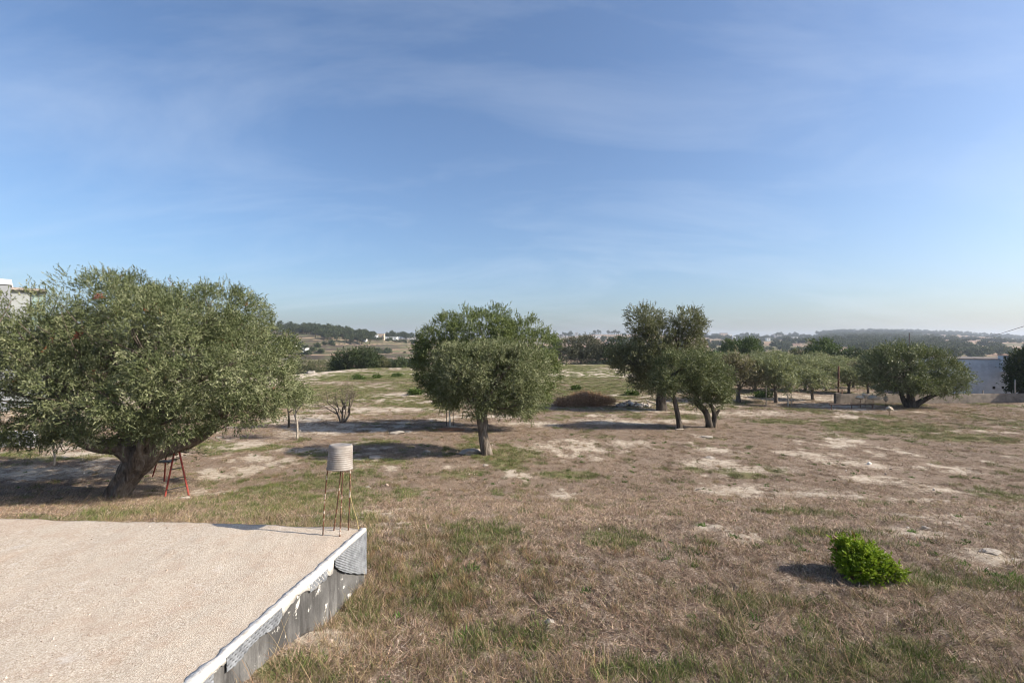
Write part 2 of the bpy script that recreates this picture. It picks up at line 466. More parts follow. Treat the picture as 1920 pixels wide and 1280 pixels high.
    me = mesh_np('ground', np.stack([x, y, z], -1), [F, T], [a.m], col, smooth=True)
    g = obj('ground', me)
    tag(g, 'dry stony field running out to terraced hills', kind='structure')
build_ground()

# ------------------------------------------------------------------ scatter (stuff) through geometry nodes
def scatter(name, label, pts, rot, scl, idx, sources):
    me = bpy.data.meshes.new(name)
    n = len(pts)
    me.vertices.add(n); me.vertices.foreach_set('co', np.asarray(pts, np.float32).ravel())
    for nm, dat in (('rot', rot), ('scl', scl)):
        at = me.attributes.new(nm, 'FLOAT_VECTOR', 'POINT'); at.data.foreach_set('vector', np.asarray(dat, np.float32).ravel())
    at = me.attributes.new('idx', 'INT', 'POINT'); at.data.foreach_set('value', np.asarray(idx, np.int32))
    coll = bpy.data.collections.new(name + '_sources')
    for k, s in enumerate(sources):
        coll.objects.link(bpy.data.objects.new('%s_source_%02d' % (name, k), s))
    o = obj(name, me)
    nt = bpy.data.node_groups.new(name + '_nodes', 'GeometryNodeTree')
    nt.interface.new_socket('Geometry', in_out='INPUT', socket_type='NodeSocketGeometry')
    nt.interface.new_socket('Geometry', in_out='OUTPUT', socket_type='NodeSocketGeometry')
    gi = nt.nodes.new('NodeGroupInput'); go = nt.nodes.new('NodeGroupOutput')
    ci = nt.nodes.new('GeometryNodeCollectionInfo'); ci.inputs['Collection'].default_value = coll
    ci.inputs['Separate Children'].default_value = True; ci.inputs['Reset Children'].default_value = True
    ip = nt.nodes.new('GeometryNodeInstanceOnPoints'); ip.inputs['Pick Instance'].default_value = True
    def na(nm, dt):
        x = nt.nodes.new('GeometryNodeInputNamedAttribute'); x.data_type = dt; x.inputs['Name'].default_value = nm
        return [s for s in x.outputs if s.name == 'Attribute' and s.enabled][0]
    L = nt.links.new
    L(gi.outputs[0], ip.inputs['Points']); L(ci.outputs[0], ip.inputs['Instance'])
    e2r = nt.nodes.new('FunctionNodeEulerToRotation'); L(na('rot', 'FLOAT_VECTOR'), e2r.inputs[0])
    L(e2r.outputs[0], ip.inputs['Rotation']); L(na('scl', 'FLOAT_VECTOR'), ip.inputs['Scale']); L(na('idx', 'INT'), ip.inputs['Instance Index'])
    L(ip.outputs[0], go.inputs[0])
    md = o.modifiers.new('scatter', 'NODES'); md.node_group = nt
    tag(o, label, kind='stuff')
    return o

def blades(rng, n, rad, lmin, lmax, width, lean_lo, lean_hi, curl, pal, segs=2):
    """blades of grass as one mesh: n curved strips with their own colour"""
    a = rng.uniform(0, 2 * np.pi, n); r = rad * np.sqrt(rng.uniform(0, 1, n))
    bx, by = r * np.cos(a), r * np.sin(a)
    az = rng.uniform(0, 2 * np.pi, n); le = rng.uniform(lean_lo, lean_hi, n); L = rng.uniform(lmin, lmax, n)
    cu = rng.uniform(0.3, 1.0, n) * curl
    wv = width * rng.uniform(0.6, 1.3, n); tw = rng.uniform(0, np.pi, n)
    V = []; p = np.stack([bx, by, np.full(n, -0.012)], -1)
    sx, sy = np.cos(tw), np.sin(tw)
    for s in range(segs + 1):
        f = s / segs
        ww = wv * (1 - 0.9 * f ** 1.5) * 0.5
        V.append(np.stack([p[:, 0] - sx * ww, p[:, 1] - sy * ww, p[:, 2]], -1)); V.append(np.stack([p[:, 0] + sx * ww, p[:, 1] + sy * ww, p[:, 2]], -1))
        th = np.minimum(le + cu * f, 1.75)
        p = p + (L / segs)[:, None] * np.stack([np.sin(th) * np.cos(az), np.sin(th) * np.sin(az), np.cos(th)], -1)
        p[:, 2] = np.maximum(p[:, 2], 0.004)
    V = np.stack(V, 1)                      # n, 2(segs+1), 3
    k = V.shape[1]
    base = np.arange(n)[:, None] * k
    F = np.concatenate([base + np.array([[2 * s, 2 * s + 1, 2 * s + 3, 2 * s + 2]]) for s in range(segs)])
    pal = np.asarray(pal); c = pal[rng.integers(0, len(pal), n)] * rng.uniform(0.75, 1.25, (n, 1))
    C = np.repeat(c, k, 0)
    return V.reshape(-1, 3), F, C
def join(parts):
    V, F, C, n = [], [], [], 0
    for v, f, c in parts:
        V.append(v); F.append(f + n); C.append(c); n += len(v)
    return np.concatenate(V), np.concatenate(F), np.concatenate(C)
def blade_mat(name, trans=0.15, var=0.35):
    a = Mat(name, 0.8, 0.2)
    c = a.attr()[0]
    rnd = a.n('ShaderNodeObjectInfo').outputs['Random']
    col = a.mix(1.0, c, a.ramp(rnd, [(0.0, (1 - var, 1 - var, 1 - var)), (0.5, (1.0, 0.95, 0.88)), (1.0, (1 + var, 1 + var * 0.9, 1 + var * 0.75))]), 'MULTIPLY')
    a.color(col); a.translucent(col, trans)
    return a.m
M_BLADE = blade_mat('grass_blades', 0.2)
M_LITTER = blade_mat('litter_blades', 0.05, 0.3)

STRAW = [(0.37, 0.265, 0.19), (0.52, 0.415, 0.32), (0.25, 0.17, 0.125), (0.15, 0.10, 0.075), (0.33, 0.225, 0.165), (0.06, 0.043, 0.034), (0.45, 0.37, 0.305), (0.10, 0.07, 0.055), (0.20, 0.19, 0.09), (0.22, 0.14, 0.10)]
GREENS = [(0.10, 0.14, 0.038), (0.14, 0.18, 0.052), (0.07, 0.105, 0.030), (0.18, 0.20, 0.075), (0.25, 0.23, 0.11)]
GOLD = [(0.32, 0.245, 0.14), (0.40, 0.32, 0.195), (0.24, 0.19, 0.10), (0.18, 0.165, 0.065), (0.22, 0.145, 0.09), (0.12, 0.085, 0.055)]
RED = [(0.22, 0.13, 0.085), (0.28, 0.18, 0.11), (0.15, 0.09, 0.06), (0.12, 0.12, 0.045), (0.34, 0.25, 0.13)]
def sources(kind, n=4):
    out = []
    for k in range(n):
        g = np.random.default_rng(sum(map(ord, kind)) * 7 + k)
        if kind == 'litter':
            pr = [blades(g, 95, 0.17, 0.03, 0.12, 0.0065, 1.05, 1.6, 0.35, STRAW, 1), blades(g, 14, 0.15, 0.03, 0.07, 0.005, 0.2, 1.0, 0.6, STRAW + GREENS[:2], 2)]
        elif kind == 'green':
            pr = [blades(g, 70, 0.12, 0.04, 0.12, 0.006, 0.1, 0.9, 0.9, GREENS), blades(g, 22, 0.12, 0.04, 0.12, 0.005, 0.4, 1.4, 0.6, STRAW)]
        elif kind == 'dry':
            pr = [blades(g, 34, 0.13, 0.10, 0.30, 0.0055, 0.15, 0.9, 1.1, GOLD + STRAW[:3], 3), blades(g, 8, 0.10, 0.28, 0.50, 0.004, 0.1, 0.6, 0.7, GOLD, 4),
                  blades(g, 22, 0.12, 0.06, 0.16, 0.006, 0.3, 1.2, 0.9, GREENS, 2)]
        elif kind == 'straw':
            pr = [blades(g, 12, 0.10, 0.30, 0.62, 0.0042, 0.3, 1.2, 0.7, GOLD, 4), blades(g, 10, 0.1, 0.1, 0.3, 0.005, 0.6, 1.3, 0.6, STRAW, 3)]
        elif kind == 'red':
            pr = [blades(g, 60, 0.12, 0.06, 0.20, 0.0075, 0.1, 1.0, 0.9, RED, 3), blades(g, 20, 0.12, 0.08, 0.2, 0.005, 0.2, 1.0, 0.8, GREENS, 2)]
        elif kind == 'weed':
            v, f, c = blades(g, 46, 0.075, 0.03, 0.085, 0.018, 0.2, 1.3, 0.7, [(0.085, 0.16, 0.035), (0.12, 0.19, 0.05), (0.06, 0.11, 0.03)], 2)
            pr = [(v, f, c)]
        V, F, C = join(pr)
        out.append(mesh_np(kind, V, F, [M_LITTER if kind == 'litter' else M_BLADE], C))
    return out
# the platform's outline, kept free of plants
C0 = Vector((-1.81, 5.96, 2.2))
ED = Vector((-0.128, -0.992, 0)).normalized()      # along the right edge, towards the viewer
BD = Vector((-0.9972, 0.0745, 0)).normalized()     # along the back edge, away to the left
def on_slab(x, y, m=0.03):
    rx, ry = x - C0.x, y - C0.y
    det = ED.x * BD.y - ED.y * BD.x
    s = (rx * BD.y - ry * BD.x) / det; q = (ED.x * ry - ED.y * rx) / det
    return (s > -m) & (q > -m)
def wedge(rng, n, r0, r1, power, a=54):
    """points in the view's wedge, denser near"""
    u = rng.uniform(0, 1, n); k = 2 - power
    r = (r0 ** k + u * (r1 ** k - r0 ** k)) ** (1 / k)
    t = np.radians(rng.uniform(-a, a, n))
    return r * np.sin(t), r * np.cos(t)
def plants(name, label, kind, n, r0, r1, power, prob, smin, smax, grow=0.0, seed=1):
    g = np.random.default_rng(seed)
    x, y = wedge(g, n, r0, r1, power)
    bare, green = fields(x, y)
    p = prob(x, y, bare, green, fbm(x * 1.7, y * 1.7, seed + 100, 3), np.hypot(x, y))
    keep = (g.uniform(0, 1, n) < p) & ~on_slab(x, y)
    x, y = x[keep], y[keep]; m = len(x)
    z = ground_z(x, y)
    d = np.hypot(x, y)
    s = g.uniform(smin, smax, m)
    wide = s * (1 + grow * sstep(8, 60, d) * 3)
    rot = np.stack([g.uniform(-.12, .12, m), g.uniform(-.12, .12, m), g.uniform(0, 6.28, m)], -1)
    scatter(name, label, np.stack([x, y, z], -1), rot, np.stack([wide, wide, s], -1), g.integers(0, 4, m), sources(kind))
    return m
rl = lambda x, y: sstep(0.0, 2.5, x) * sstep(5.0, 8.0, y)
plants('dry_litter', 'dry straw litter covering the field', 'litter', 52000, 2.6, 60, 1.15,
       lambda x, y, b, gr, k, d: np.clip(1.05 - 0.9 * b - 0.45 * gr, 0.06, 1), 0.75, 1.5, 0.35, 1)
plants('green_grass', 'short green grass growing in patches', 'green', 60000, 2.6, 92, 1.05,
       lambda x, y, b, gr, k, d: np.clip(gr * 1.1 + 0.10 * (k > 0.55) - 0.6 * b, 0, 1), 0.55, 1.35, 0.5, 2)
plants('tall_dry_grass', 'tall dry grass near the viewer and along the wall', 'dry', 26000, 2.6, 45, 1.0,
       lambda x, y, b, gr, k, d: np.clip((1 - sstep(4.4, 6.4, y)) * (0.05 + 0.42 * (k > 0.56)) * (1 - 0.6 * sstep(1.5, 4, x)) + 0.7 * ((x < -1.2) & (y < 8.0 + 1.2 * k)) + 0.75 * sstep(16, 20, x) * sstep(17, 21, y) * (k > 0.42) + 0.5 * (k > 0.58) * sstep(20, 24, y) + 0.8 * (k > 0.45) * np.exp(-((y - 27.5) / 2.2) ** 2) * (x < -2) + 0.03, 0, 1) * (1 - 0.8 * b), 0.34, 0.72, 0.1, 3)
plants('bleached_straw', 'long bleached grass stalks lying over the foreground', 'straw', 2600, 2.6, 16, 1.0,
       lambda x, y, b, gr, k, d: np.clip((1 - sstep(5.5, 8, y)) * 0.65 + 0.06 + 0.6 * ((x < -2) & (y < 11)), 0, 1) * (k > 0.42), 0.5, 1.1, 0, 4)
plants('reddish_weeds', 'reddish dry weeds beside the platform corner', 'red', 9000, 3, 20, 1.0,
       lambda x, y, b, gr, k, d: np.clip(1.3 * np.exp(-(((x + 0.9) / 1.1) ** 2 + ((y - 6.3) / 0.9) ** 2)) + 0.6 * np.exp(-(((x - 0.9) / 0.8) ** 2 + ((y - 6.3) / 0.5) ** 2)) + 0.03, 0, 1) * 0.7, 0.45, 0.9, 0, 5)
plants('broad_weeds', 'small broad leaved green weeds dotted over the litter', 'weed', 4200, 3, 22, 1.0,
       lambda x, y, b, gr, k, d: 0.35 * (k > 0.60) + 0.02, 0.5, 1.2, 0, 6)

# ------------------------------------------------------------------ foliage
def crown_np(lobes, n_clump, sprigs, leaves, ll, lw, sl, seed, gap=0.18, up=0.35, inner=0.16, spread=0.75, dead=0.0, bias=0.0, jag=0.30, puffs=14, pr=0.36, shrink=0.90, even=0.38):
    """lobes: (cx,cy,cz,rx,ry,rz). Leaves on sprigs on clumps on the lobes' surfaces."""
    g = np.random.default_rng(seed)
    L = np.array(lobes, float); L[:, 3:] *= shrink
    area = (L[:, 3] * L[:, 4] * L[:, 5]) ** (2 / 3)
    which = g.choice(len(L), n_clump, p=area / area.sum())
    v = g.normal(size=(n_clump, 3)); v /= np.linalg.norm(v, axis=1)[:, None]
    lb = L[which]
    # leafy puffs standing on each lobe, so the crown has hollows and heads
    pv_ = g.normal(size=(len(L), puffs, 3)); pv_ /= np.linalg.norm(pv_, axis=2)[:, :, None]
    prad = pr * g.uniform(0.7, 1.35, (len(L), puffs))
    pd = g.uniform(0.60, 0.88, (len(L), puffs))
    wp = g.integers(0, puffs, n_clump)
    pc = pv_[which, wp]; pw = prad[which, wp]
    v = v + 0.75 * pc; v /= np.linalg.norm(v, axis=1)[:, None]
    k = vnoise(v[:, 0] * 2.3 + which * 5.1, v[:, 1] * 2.3, v[:, 2] * 2.3, seed) - 0.5
    inn_ = g.uniform(0, 1, n_clump) < inner
    q_ = pc * pd[which, wp][:, None] + v * (pw * (1 - 0.30 * g.uniform(0, 1, n_clump) ** 1.5) * (1 + jag * k))[:, None]
    q_ = np.where((g.uniform(0, 1, n_clump) < even)[:, None], v * ((0.80 + 0.10 * g.uniform(0, 1, n_clump)) * (1 + jag * k))[:, None], q_)
    q_ = np.where(inn_[:, None], v * g.uniform(0.3, 0.8, n_clump)[:, None], q_)
    c = lb[:, :3] + q_ * lb[:, 3:] * 0.94
    nrm = v / lb[:, 3:]; nrm /= np.linalg.norm(nrm, axis=1)[:, None]
    mn = np.full(n_clump, 9.0)
    for i in range(len(L)):
        q = np.linalg.norm((c - L[i, :3]) / L[i, 3:], axis=1)
        mn = np.where(which == i, mn, np.minimum(mn, q))
    ms = float(np.mean(L[:, 3:]))
    holes = vnoise(c[:, 0] / ms * 1.9, c[:, 1] / ms * 1.9, c[:, 2] / ms * 1.9, seed + 3)
    keep = ((mn > 0.72) | (g.uniform(0, 1, n_clump) < 0.25)) & (holes > gap + 0.05 * g.normal(size=n_clump))
    c, nrm = c[keep], nrm[keep]; m = len(c)
    cb = g.normal(0, 0.15, m)
    # sprigs
    S = m * sprigs
    o = np.repeat(c, sprigs, 0) + g.normal(0, sl * 0.42, (S, 3))
    d = np.repeat(nrm, sprigs, 0) * 0.75 + g.normal(0, spread * 0.6, (S, 3)); d[:, 2] += up
    d /= np.linalg.norm(d, axis=1)[:, None]
    slen = sl * g.uniform(0.6, 1.25, S); sb = np.repeat(cb, sprigs) + g.normal(0, 0.08, S)
    dd = (g.uniform(0, 1, S) < dead) * 1.0
    # leaves
    N = S * leaves
    tt = np.tile(np.linspace(0.15, 1.0, leaves), S)
    base = np.repeat(o, leaves, 0) + np.repeat(d * slen[:, None], leaves, 0) * tt[:, None]
    ld = np.repeat(d, leaves, 0) * 0.8 + g.normal(0, 0.42, (N, 3)); ld /= np.linalg.norm(ld, axis=1)[:, None]
    sd = np.cross(ld, np.repeat(np.repeat(nrm, sprigs, 0), leaves, 0) * 0.9 + np.array([0, 0, 0.35]) + g.normal(0, 0.55, (N, 3))); sd /= np.linalg.norm(sd, axis=1)[:, None] + 1e-9
    up_ = np.cross(sd, ld)
    le = ll * g.uniform(0.65, 1.25, N); wi = lw * g.uniform(0.7, 1.2, N)
    mid = base + ld * (le * 0.45)[:, None] + up_ * (wi * 0.22)[:, None]
    V = np.stack([base, mid - sd * (wi / 2)[:, None], base + ld * le[:, None], mid + sd * (wi / 2)[:, None]], 1).reshape(-1, 3)
    F = np.arange(N * 4).reshape(-1, 4)
    ti = np.clip(0.45 + bias + np.repeat(sb, leaves) + g.normal(0, 0.11, N), 0, 1)
    C = np.zeros((N, 3)); C[:, 0] = ti; C[:, 2] = np.repeat(dd, leaves)
    return V, F, np.repeat(C, 4, 0)
def limbs(lobes, fork, r0, seed, n_sub=3, start_dirs=True):
    """limbs from the fork to each lobe with finer branches inside it"""
    g = np.random.default_rng(seed)
    V, F, n = [], [], 0
    fork = np.asarray(fork, float)
    def put(p, r, s):
        nonlocal n
        v, f = tube(p, r, s, 0.25, seed + n % 97); V.append(v); F.append(f + n); n += len(v)
    for l in lobes:
        c = np.asarray(l[:3]); rr = np.asarray(l[3:])
        d = c - fork; ln = np.linalg.norm(d)
        mid = fork + d * 0.45 + g.normal(0, 0.06 * ln, 3) + np.array([0, 0, -0.06 * ln])
        q = fork + d * 0.18 + g.normal(0, 0.03 * ln, 3)
        ctrl = np.array([fork + g.normal(0, r0 * 0.25, 3), q, mid, c])
        pth = spline(ctrl, 9)
        put(pth, np.linspace(r0 * 0.62, r0 * 0.16, 9), 7)
        for j in range(n_sub):
            v = g.normal(size=3); v[2] = abs(v[2]) * 0.8 + 0.1; v /= np.linalg.norm(v)
            e = c + v * rr * 0.8
            st = pth[6]
            put(spline([st, (st + e) / 2 + g.normal(0, 0.08 * ln, 3), e], 5), np.linspace(r0 * 0.2, r0 * 0.04, 5), 5)
    return np.concatenate(V), np.concatenate(F)
def px_lobes(base, spec):
    """lobes given as (px, py, rx px, rz px, depth offset m, depth radius m) for a tree standing at base -> local ellipsoids"""
    out = []
    for px, py, rx, rz, dy, ry in spec:
        y = base.y + dy
        p = P(px, py, y) - base
        out.append((p.x, p.y, p.z, rx / FPX * y, ry, rz / FPX * y))
    return out
def make_tree(name, label, cat, base, trunk, lobes, leafmat, barkmat, nc, sp, lv, ll, lw, sl, seed, fork_r=None, group=None, flute=0.3, sub=3, **kw):
    root = empty(name, base, label, cat, group)
    ctrl, rad = np.array([t[:3] for t in trunk]), np.array([t[3] for t in trunk])
    pth = spline(np.column_stack([ctrl, rad]), 18)
    v, f = tube(pth[:, :3], np.maximum(pth[:, 3], 0.01), 16, flute, seed)
    v2, f2 = limbs(lobes, ctrl[-1], fork_r or rad[-1], seed + 5, sub)
    me = mesh_np('trunk', np.concatenate([v, v2]), [np.concatenate([f, f2 + len(v)])], [barkmat], smooth=True)
    obj('trunk', me, root)
    V, F, C = crown_np(lobes, nc, sp, lv, ll, lw, sl, seed, **kw)
    obj('crown', mesh_np('crown', V, F, [leafmat], C), root)
    return root

# the big old olive
B = G(222, 930)
BY = B.y
def L_(px, py, dy=0.0): return tuple(P(px, py, BY + dy) - B)
spec = [(85, 600, 80, 66, 0.2, 1.5), (298, 600, 82, 64, 0.2, 1.6), (190, 582, 92, 70, 0.3, 1.7), (120, 640, 95, 80, -0.6, 1.8), (40, 660, 80, 70, 0.3, 1.7), (398, 598, 92, 66, 0.4, 1.8), (300, 640, 110, 85, -1.2, 1.8), (470, 665, 80, 85, 0.2, 1.7),
        (510, 735, 52, 55, 0.2, 1.2), (400, 715, 105, 80, -1.3, 1.6), (270, 745, 105, 72, -1.7, 1.5), (140, 745, 100, 75, -1.3, 1.6), (30, 770, 80, 70, -0.6, 1.6), (-50, 720, 80, 90, 0.2, 1.8),
        (260, 600, 80, 80, 1.7, 1.6), (120, 690, 130, 100, 2.0, 1.6), (380, 680, 130, 95, 2.0, 1.6), (330, 785, 70, 42, -1.3, 1.0), (445, 775, 60, 40, -0.3, 1.0), (70, 802, 60, 32, -0.6, 0.9), (210, 800, 60, 36, -1.4, 0.9), (350, 848, 22, 18, 0.5, 0.4)]
lob = px_lobes(B, spec)
big = empty('olive_tree', B, 'huge old olive tree with thick leaning trunk beside the red ladder', 'olive tree')
tr = [(*L_(214, 945), 0.36), (*L_(224, 915), 0.28), (*L_(243, 885), 0.28), (*L_(264, 858), 0.36), (*L_(278, 838), 0.40), (*L_(290, 815), 0.3)]
pth = spline(tr, 26)
v, f = tube(pth[:, :3], pth[:, 3], 28, 0.42, 3)
Vt, Ft = [v], [f]; nn = len(v)
def add_limb(ctrl, sides=12, fl=0.35, k=14):
    global nn
    p = spline(ctrl, k); v, f = tube(p[:, :3], np.maximum(p[:, 3], 0.01), sides, fl, nn % 91)
    Vt.append(v); Ft.append(f + nn); nn += len(v)
add_limb([(*L_(262, 856), 0.30), (*L_(225, 838, -0.2), 0.22), (*L_(185, 838, -0.5), 0.17), (*L_(150, 822, -0.7), 0.15), (*L_(110, 780, -0.7), 0.10)])
add_limb([(*L_(270, 852), 0.36), (*L_(312, 836, 0.2), 0.28), (*L_(350, 826, 0.3), 0.22), (*L_(395, 800, 0.3), 0.16), (*L_(440, 740, 0.2), 0.10)])
add_limb([(*L_(272, 845), 0.34), (*L_(285, 800, 0.4), 0.24), (*L_(300, 740, 0.5), 0.18), (*L_(290, 640, 0.4), 0.10)])
add_limb([(*L_(262, 850), 0.30), (*L_(235, 800, 0.3), 0.2), (*L_(195, 720, 0.4), 0.15), (*L_(185, 600, 0.3), 0.08)])
v, f = limbs(lob, L_(276, 800), 0.16, 8, 4); Vt.append(v); Ft.append(f + nn)
obj('trunk', mesh_np('trunk', np.concatenate(Vt), [np.concatenate(Ft)], [M_BARK], smooth=True), big)
V, F, C = crown_np(lob, 3600, 12, 9, 0.070, 0.0215, 0.20, 21, gap=0.15, up=0.22, dead=0.003, inner=.22, even=.2, puffs=12, pr=.42)
obj('crown', mesh_np('crown', V, F, [M_OLIVE], C), big)
# withered red-brown sprays in the big crown
V, F, C = crown_np(px_lobes(B, [(195, 556, 7, 5, -1.6, .1), (222, 591, 7, 6, -1.7, .1), (282, 575, 7, 7, -1.2, .1), (148, 631, 9, 5, -2.2, .1)]),
                   20, 3, 6, 0.06, 0.018, 0.05, 5, gap=-1, dead=1.0, puffs=3)
obj('withered_sprays', mesh_np('withered_sprays', V, F, [leaf_mat('withered_leaf', (0.2, 0.07, 0.03), (0.3, 0.1, 0.05), (0.4, 0.15, 0.08), dead=(0.24, 0.085, 0.05))], C), big)

# the olive in the middle and the greener one behind it
B = G(912, 852)
L2 = lambda px, py, dy=0.0: tuple(P(px, py, B.y + dy) - B)
make_tree('olive_tree', 'silvery round olive tree in the middle with slender grey trunk', 'olive tree', B,
          [(*L2(914, 862), 0.26), (*L2(911, 840), 0.20), (*L2(905, 808), 0.165), (*L2(903, 785), 0.17), (*L2(903, 765), 0.15)],
          px_lobes(B, [(862, 695, 68, 55, -0.2, 1.2), (935, 700, 75, 62, -0.5, 1.3), (985, 700, 48, 55, 0.2, 1.1), (905, 680, 80, 45, 0.4, 1.2), (845, 715, 42, 42, 0.2, 0.9), (960, 745, 60, 35, 0, 1.0), (890, 745, 62, 38, -0.3, 1.0), (985, 755, 28, 24, -0.2, 0.6)]),
          M_OLIVE, M_BARK, 1600, 10, 8, 0.085, 0.025, 0.20, 33, fork_r=0.14, bias=0.10, gap=0.10, shrink=.93)
B = G(909, 806)
L2 = lambda px, py, dy=0.0: tuple(P(px, py, B.y + dy) - B)
make_tree('olive_tree', 'broad green domed olive tree right behind the silvery one', 'olive tree', B,
          [(*L2(909, 815), 0.24), (*L2(906, 790), 0.19), (*L2(905, 765), 0.18), (*L2(908, 745), 0.17)],
          px_lobes(B, [(835, 655, 62, 62, 0, 1.6), (905, 635, 80, 58, -0.3, 1.8), (985, 650, 66, 56, 0, 1.7), (1005, 700, 47, 62, 0, 1.5), (815, 690, 42, 52, 0, 1.3), (910, 680, 110, 70, 0.8, 1.8), (850, 730, 50, 40, 0, 1.2), (975, 745, 55, 38, 0, 1.2), (842, 605, 22, 18, -.2, .6)]),
          M_OLIVE_GREEN, M_BARK, 2000, 11, 8, 0.10, 0.032, 0.24, 37, fork_r=0.18, gap=0.02, up=0.40, shrink=.97, jag=.12, puffs=22, pr=.27)

# three leaning olives right of the middle
B = G(1240, 769)
L2 = lambda px, py, dy=0.0: tuple(P(px, py, B.y + dy) - B)
make_tree('olive_tree', 'tall dark olive tree with a forked two part crown against the sky', 'olive tree', B,
          [(*L2(1241, 776), 0.42), (*L2(1240, 762), 0.33), (*L2(1239, 745), 0.30), (*L2(1242, 725), 0.28), (*L2(1250, 700), 0.22)],
          px_lobes(B, [(1209, 604, 33, 37, 0, 1.2), (1287, 605, 34, 37, 0.3, 1.2), (1232, 645, 52, 42, 0, 1.6), (1285, 650, 38, 42, 0.3, 1.4), (1190, 675, 45, 32, -0.2, 1.4), (1240, 690, 60, 40, -0.4, 1.6), (1295, 690, 32, 36, 0.2, 1.2), (1215, 710, 40, 26, 0, 1.1), (1158, 668, 14, 18, 0, .5)]),
          M_OLIVE_DARK, M_BARK_DARK, 1700, 9, 7, 0.12, 0.040, 0.30, 41, fork_r=0.22, gap=0.15, sub=4)
B = G(1273, 805)
L2 = lambda px, py, dy=0.0: tuple(P(px, py, B.y + dy) - B)
make_tree('olive_tree', 'thin dark olive tree leaning over with one slim bent trunk', 'olive tree', B,
          [(*L2(1276, 812), 0.17), (*L2(1273, 790), 0.12), (*L2(1266, 755), 0.10), (*L2(1259, 730), 0.10), (*L2(1258, 705), 0.08)],
          px_lobes(B, [(1262, 700, 40, 36, 0, 0.9), (1290, 690, 36, 32, 0.2, 0.8), (1245, 715, 26, 24, -0.1, 0.7), (1305, 715, 24, 24, 0, .6)]),
          M_OLIVE, M_BARK_DARK, 420, 9, 7, 0.10, 0.032, 0.26, 43, fork_r=0.07, gap=0.22, bias=-0.05)
B = G(1330, 801)
L2 = lambda px, py, dy=0.0: tuple(P(px, py, B.y + dy) - B)
T3 = make_tree('olive_tree', 'low olive tree with crooked trunk splitting beside a dark stump', 'olive tree', B,
          [(*L2(1331, 808), 0.22), (*L2(1329, 790), 0.17), (*L2(1322, 770), 0.15), (*L2(1306, 753), 0.13), (*L2(1308, 735), 0.11)],
          px_lobes(B, [(1302, 700, 38, 34, 0, 0.9), (1335, 715, 38, 36, -0.2, 0.9), (1315, 690, 40, 26, 0.3, 0.9), (1345, 740, 28, 22, -0.1, 0.7), (1312, 740, 26, 20, -0.2, .6)]),
          M_OLIVE, M_BARK_DARK, 560, 9, 7, 0.10, 0.032, 0.26, 47, fork_r=0.09, gap=0.18, bias=-0.02)
st = MB()
st.tube(spline([L2(1336, 800), L2(1340, 782), L2(1336, 766), L2(1331, 757)], 10), np.linspace(0.13, 0.07, 10), 10, 0.5, 4)
st.tube(spline([L2(1338, 785), L2(1346, 772), L2(1350, 768)], 6), np.linspace(0.10, 0.05, 6), 9, 0.5, 9)
st.build('stump', M_BARK_DARK, T3, smooth=True)

# right-hand olive by the low wall
B = G(1706, 764)
L2 = lambda px, py, dy=0.0: tuple(P(px, py, B.y + dy) - B)
TR = make_tree('olive_tree', 'wide olive tree in front of the low wall near the white house', 'olive tree', B,
          [(*L2(1706, 770), 0.36), (*L2(1708, 758), 0.28), (*L2(1707, 746), 0.22), (*L2(1706, 730), 0.2)],
          px_lobes(B, [(1690, 675, 42, 32, 0, 1.6), (1735, 685, 48, 32, -0.3, 1.6), (1650, 690, 36, 34, 0.2, 1.4), (1770, 705, 40, 30, 0, 1.4), (1700, 710, 62, 28, -0.6, 1.6), (1665, 715, 40, 22, 0, 1.2), (1785, 725, 28, 18, 0, 1.0), (1740, 720, 40, 22, -.3, 1.2)]),
          M_OLIVE, M_BARK_DARK, 1200, 9, 6, 0.14, 0.045, 0.32, 53, fork_r=0.2, gap=0.2)
for cc in ([L2(1704, 765), L2(1696, 752, .2), L2(1690, 738, .3), L2(1688, 722, .3)], [L2(1709, 764), L2(1728, 752, -.2), L2(1748, 742, -.3), L2(1768, 735, -.3)]):
    st = MB(); st.tube(spline(cc, 10), np.linspace(0.21, 0.09, 10), 10, 0.4, 5); st.build('branch', M_BARK_DARK, TR, smooth=True)

# ------------------------------------------------------------------ orchard
def orchard_variant(seed, leafm):
    g = np.random.default_rng(seed)
    lobes = [(0.75 * math.cos(a) * g.uniform(.6, 1.1), 0.75 * math.sin(a) * g.uniform(.6, 1.1), g.uniform(1.55, 2.2), g.uniform(.75, 1.0), g.uniform(.75, 1.0), g.uniform(.6, .8)) for a in np.linspace(0, 6.28, 6)[:-1] + g.uniform(0, 1)]
    lobes.append((0, 0, 2.35, 0.9, 0.9, 0.7))
    pth = spline([(0, 0, -0.15, .16), (0.03, 0.02, .4, .12), (g.uniform(-.1, .1), 0, .85, .11)], 8)
    v, f = tube(pth[:, :3], pth[:, 3], 8, .3, seed)
    v2, f2 = limbs(lobes, pth[-1, :3], .1, seed, 1)
    tme = mesh_np('trunk', np.concatenate([v, v2]), [np.concatenate([f, f2 + len(v)])], [M_BARK], smooth=True)
    V, F, C = crown_np(lobes, 260, 7, 6, 0.16, 0.055, 0.30, seed, gap=0.16)
    return tme, mesh_np('crown', V, F, [leafm], C)
VAR = [orchard_variant(s, M_ORCHARD) for s in (3, 4, 5)] + [orchard_variant(8, M_OLIVE_DRY)]
rg = random.Random(4)
def orchard_tree(px, py, h, w, var, label, group=None):
    b = G(px, py)
    o = empty('olive_tree', b, label, 'olive tree', group, rg.uniform(0, 6.28))
    o.scale = (w / 3.2, w / 3.2, h / 3.0)
    for nm, me in zip(('trunk', 'crown'), VAR[var]): obj(nm, me, o)
    return o
orchard_tree(1385, 753, 3.6, 3.9, 3, 'sparse brownish olive tree at the near left of the orchard')
orchard_tree(1455, 755, 3.3, 3.3, 0, 'upright grey green olive tree behind the staked sapling')
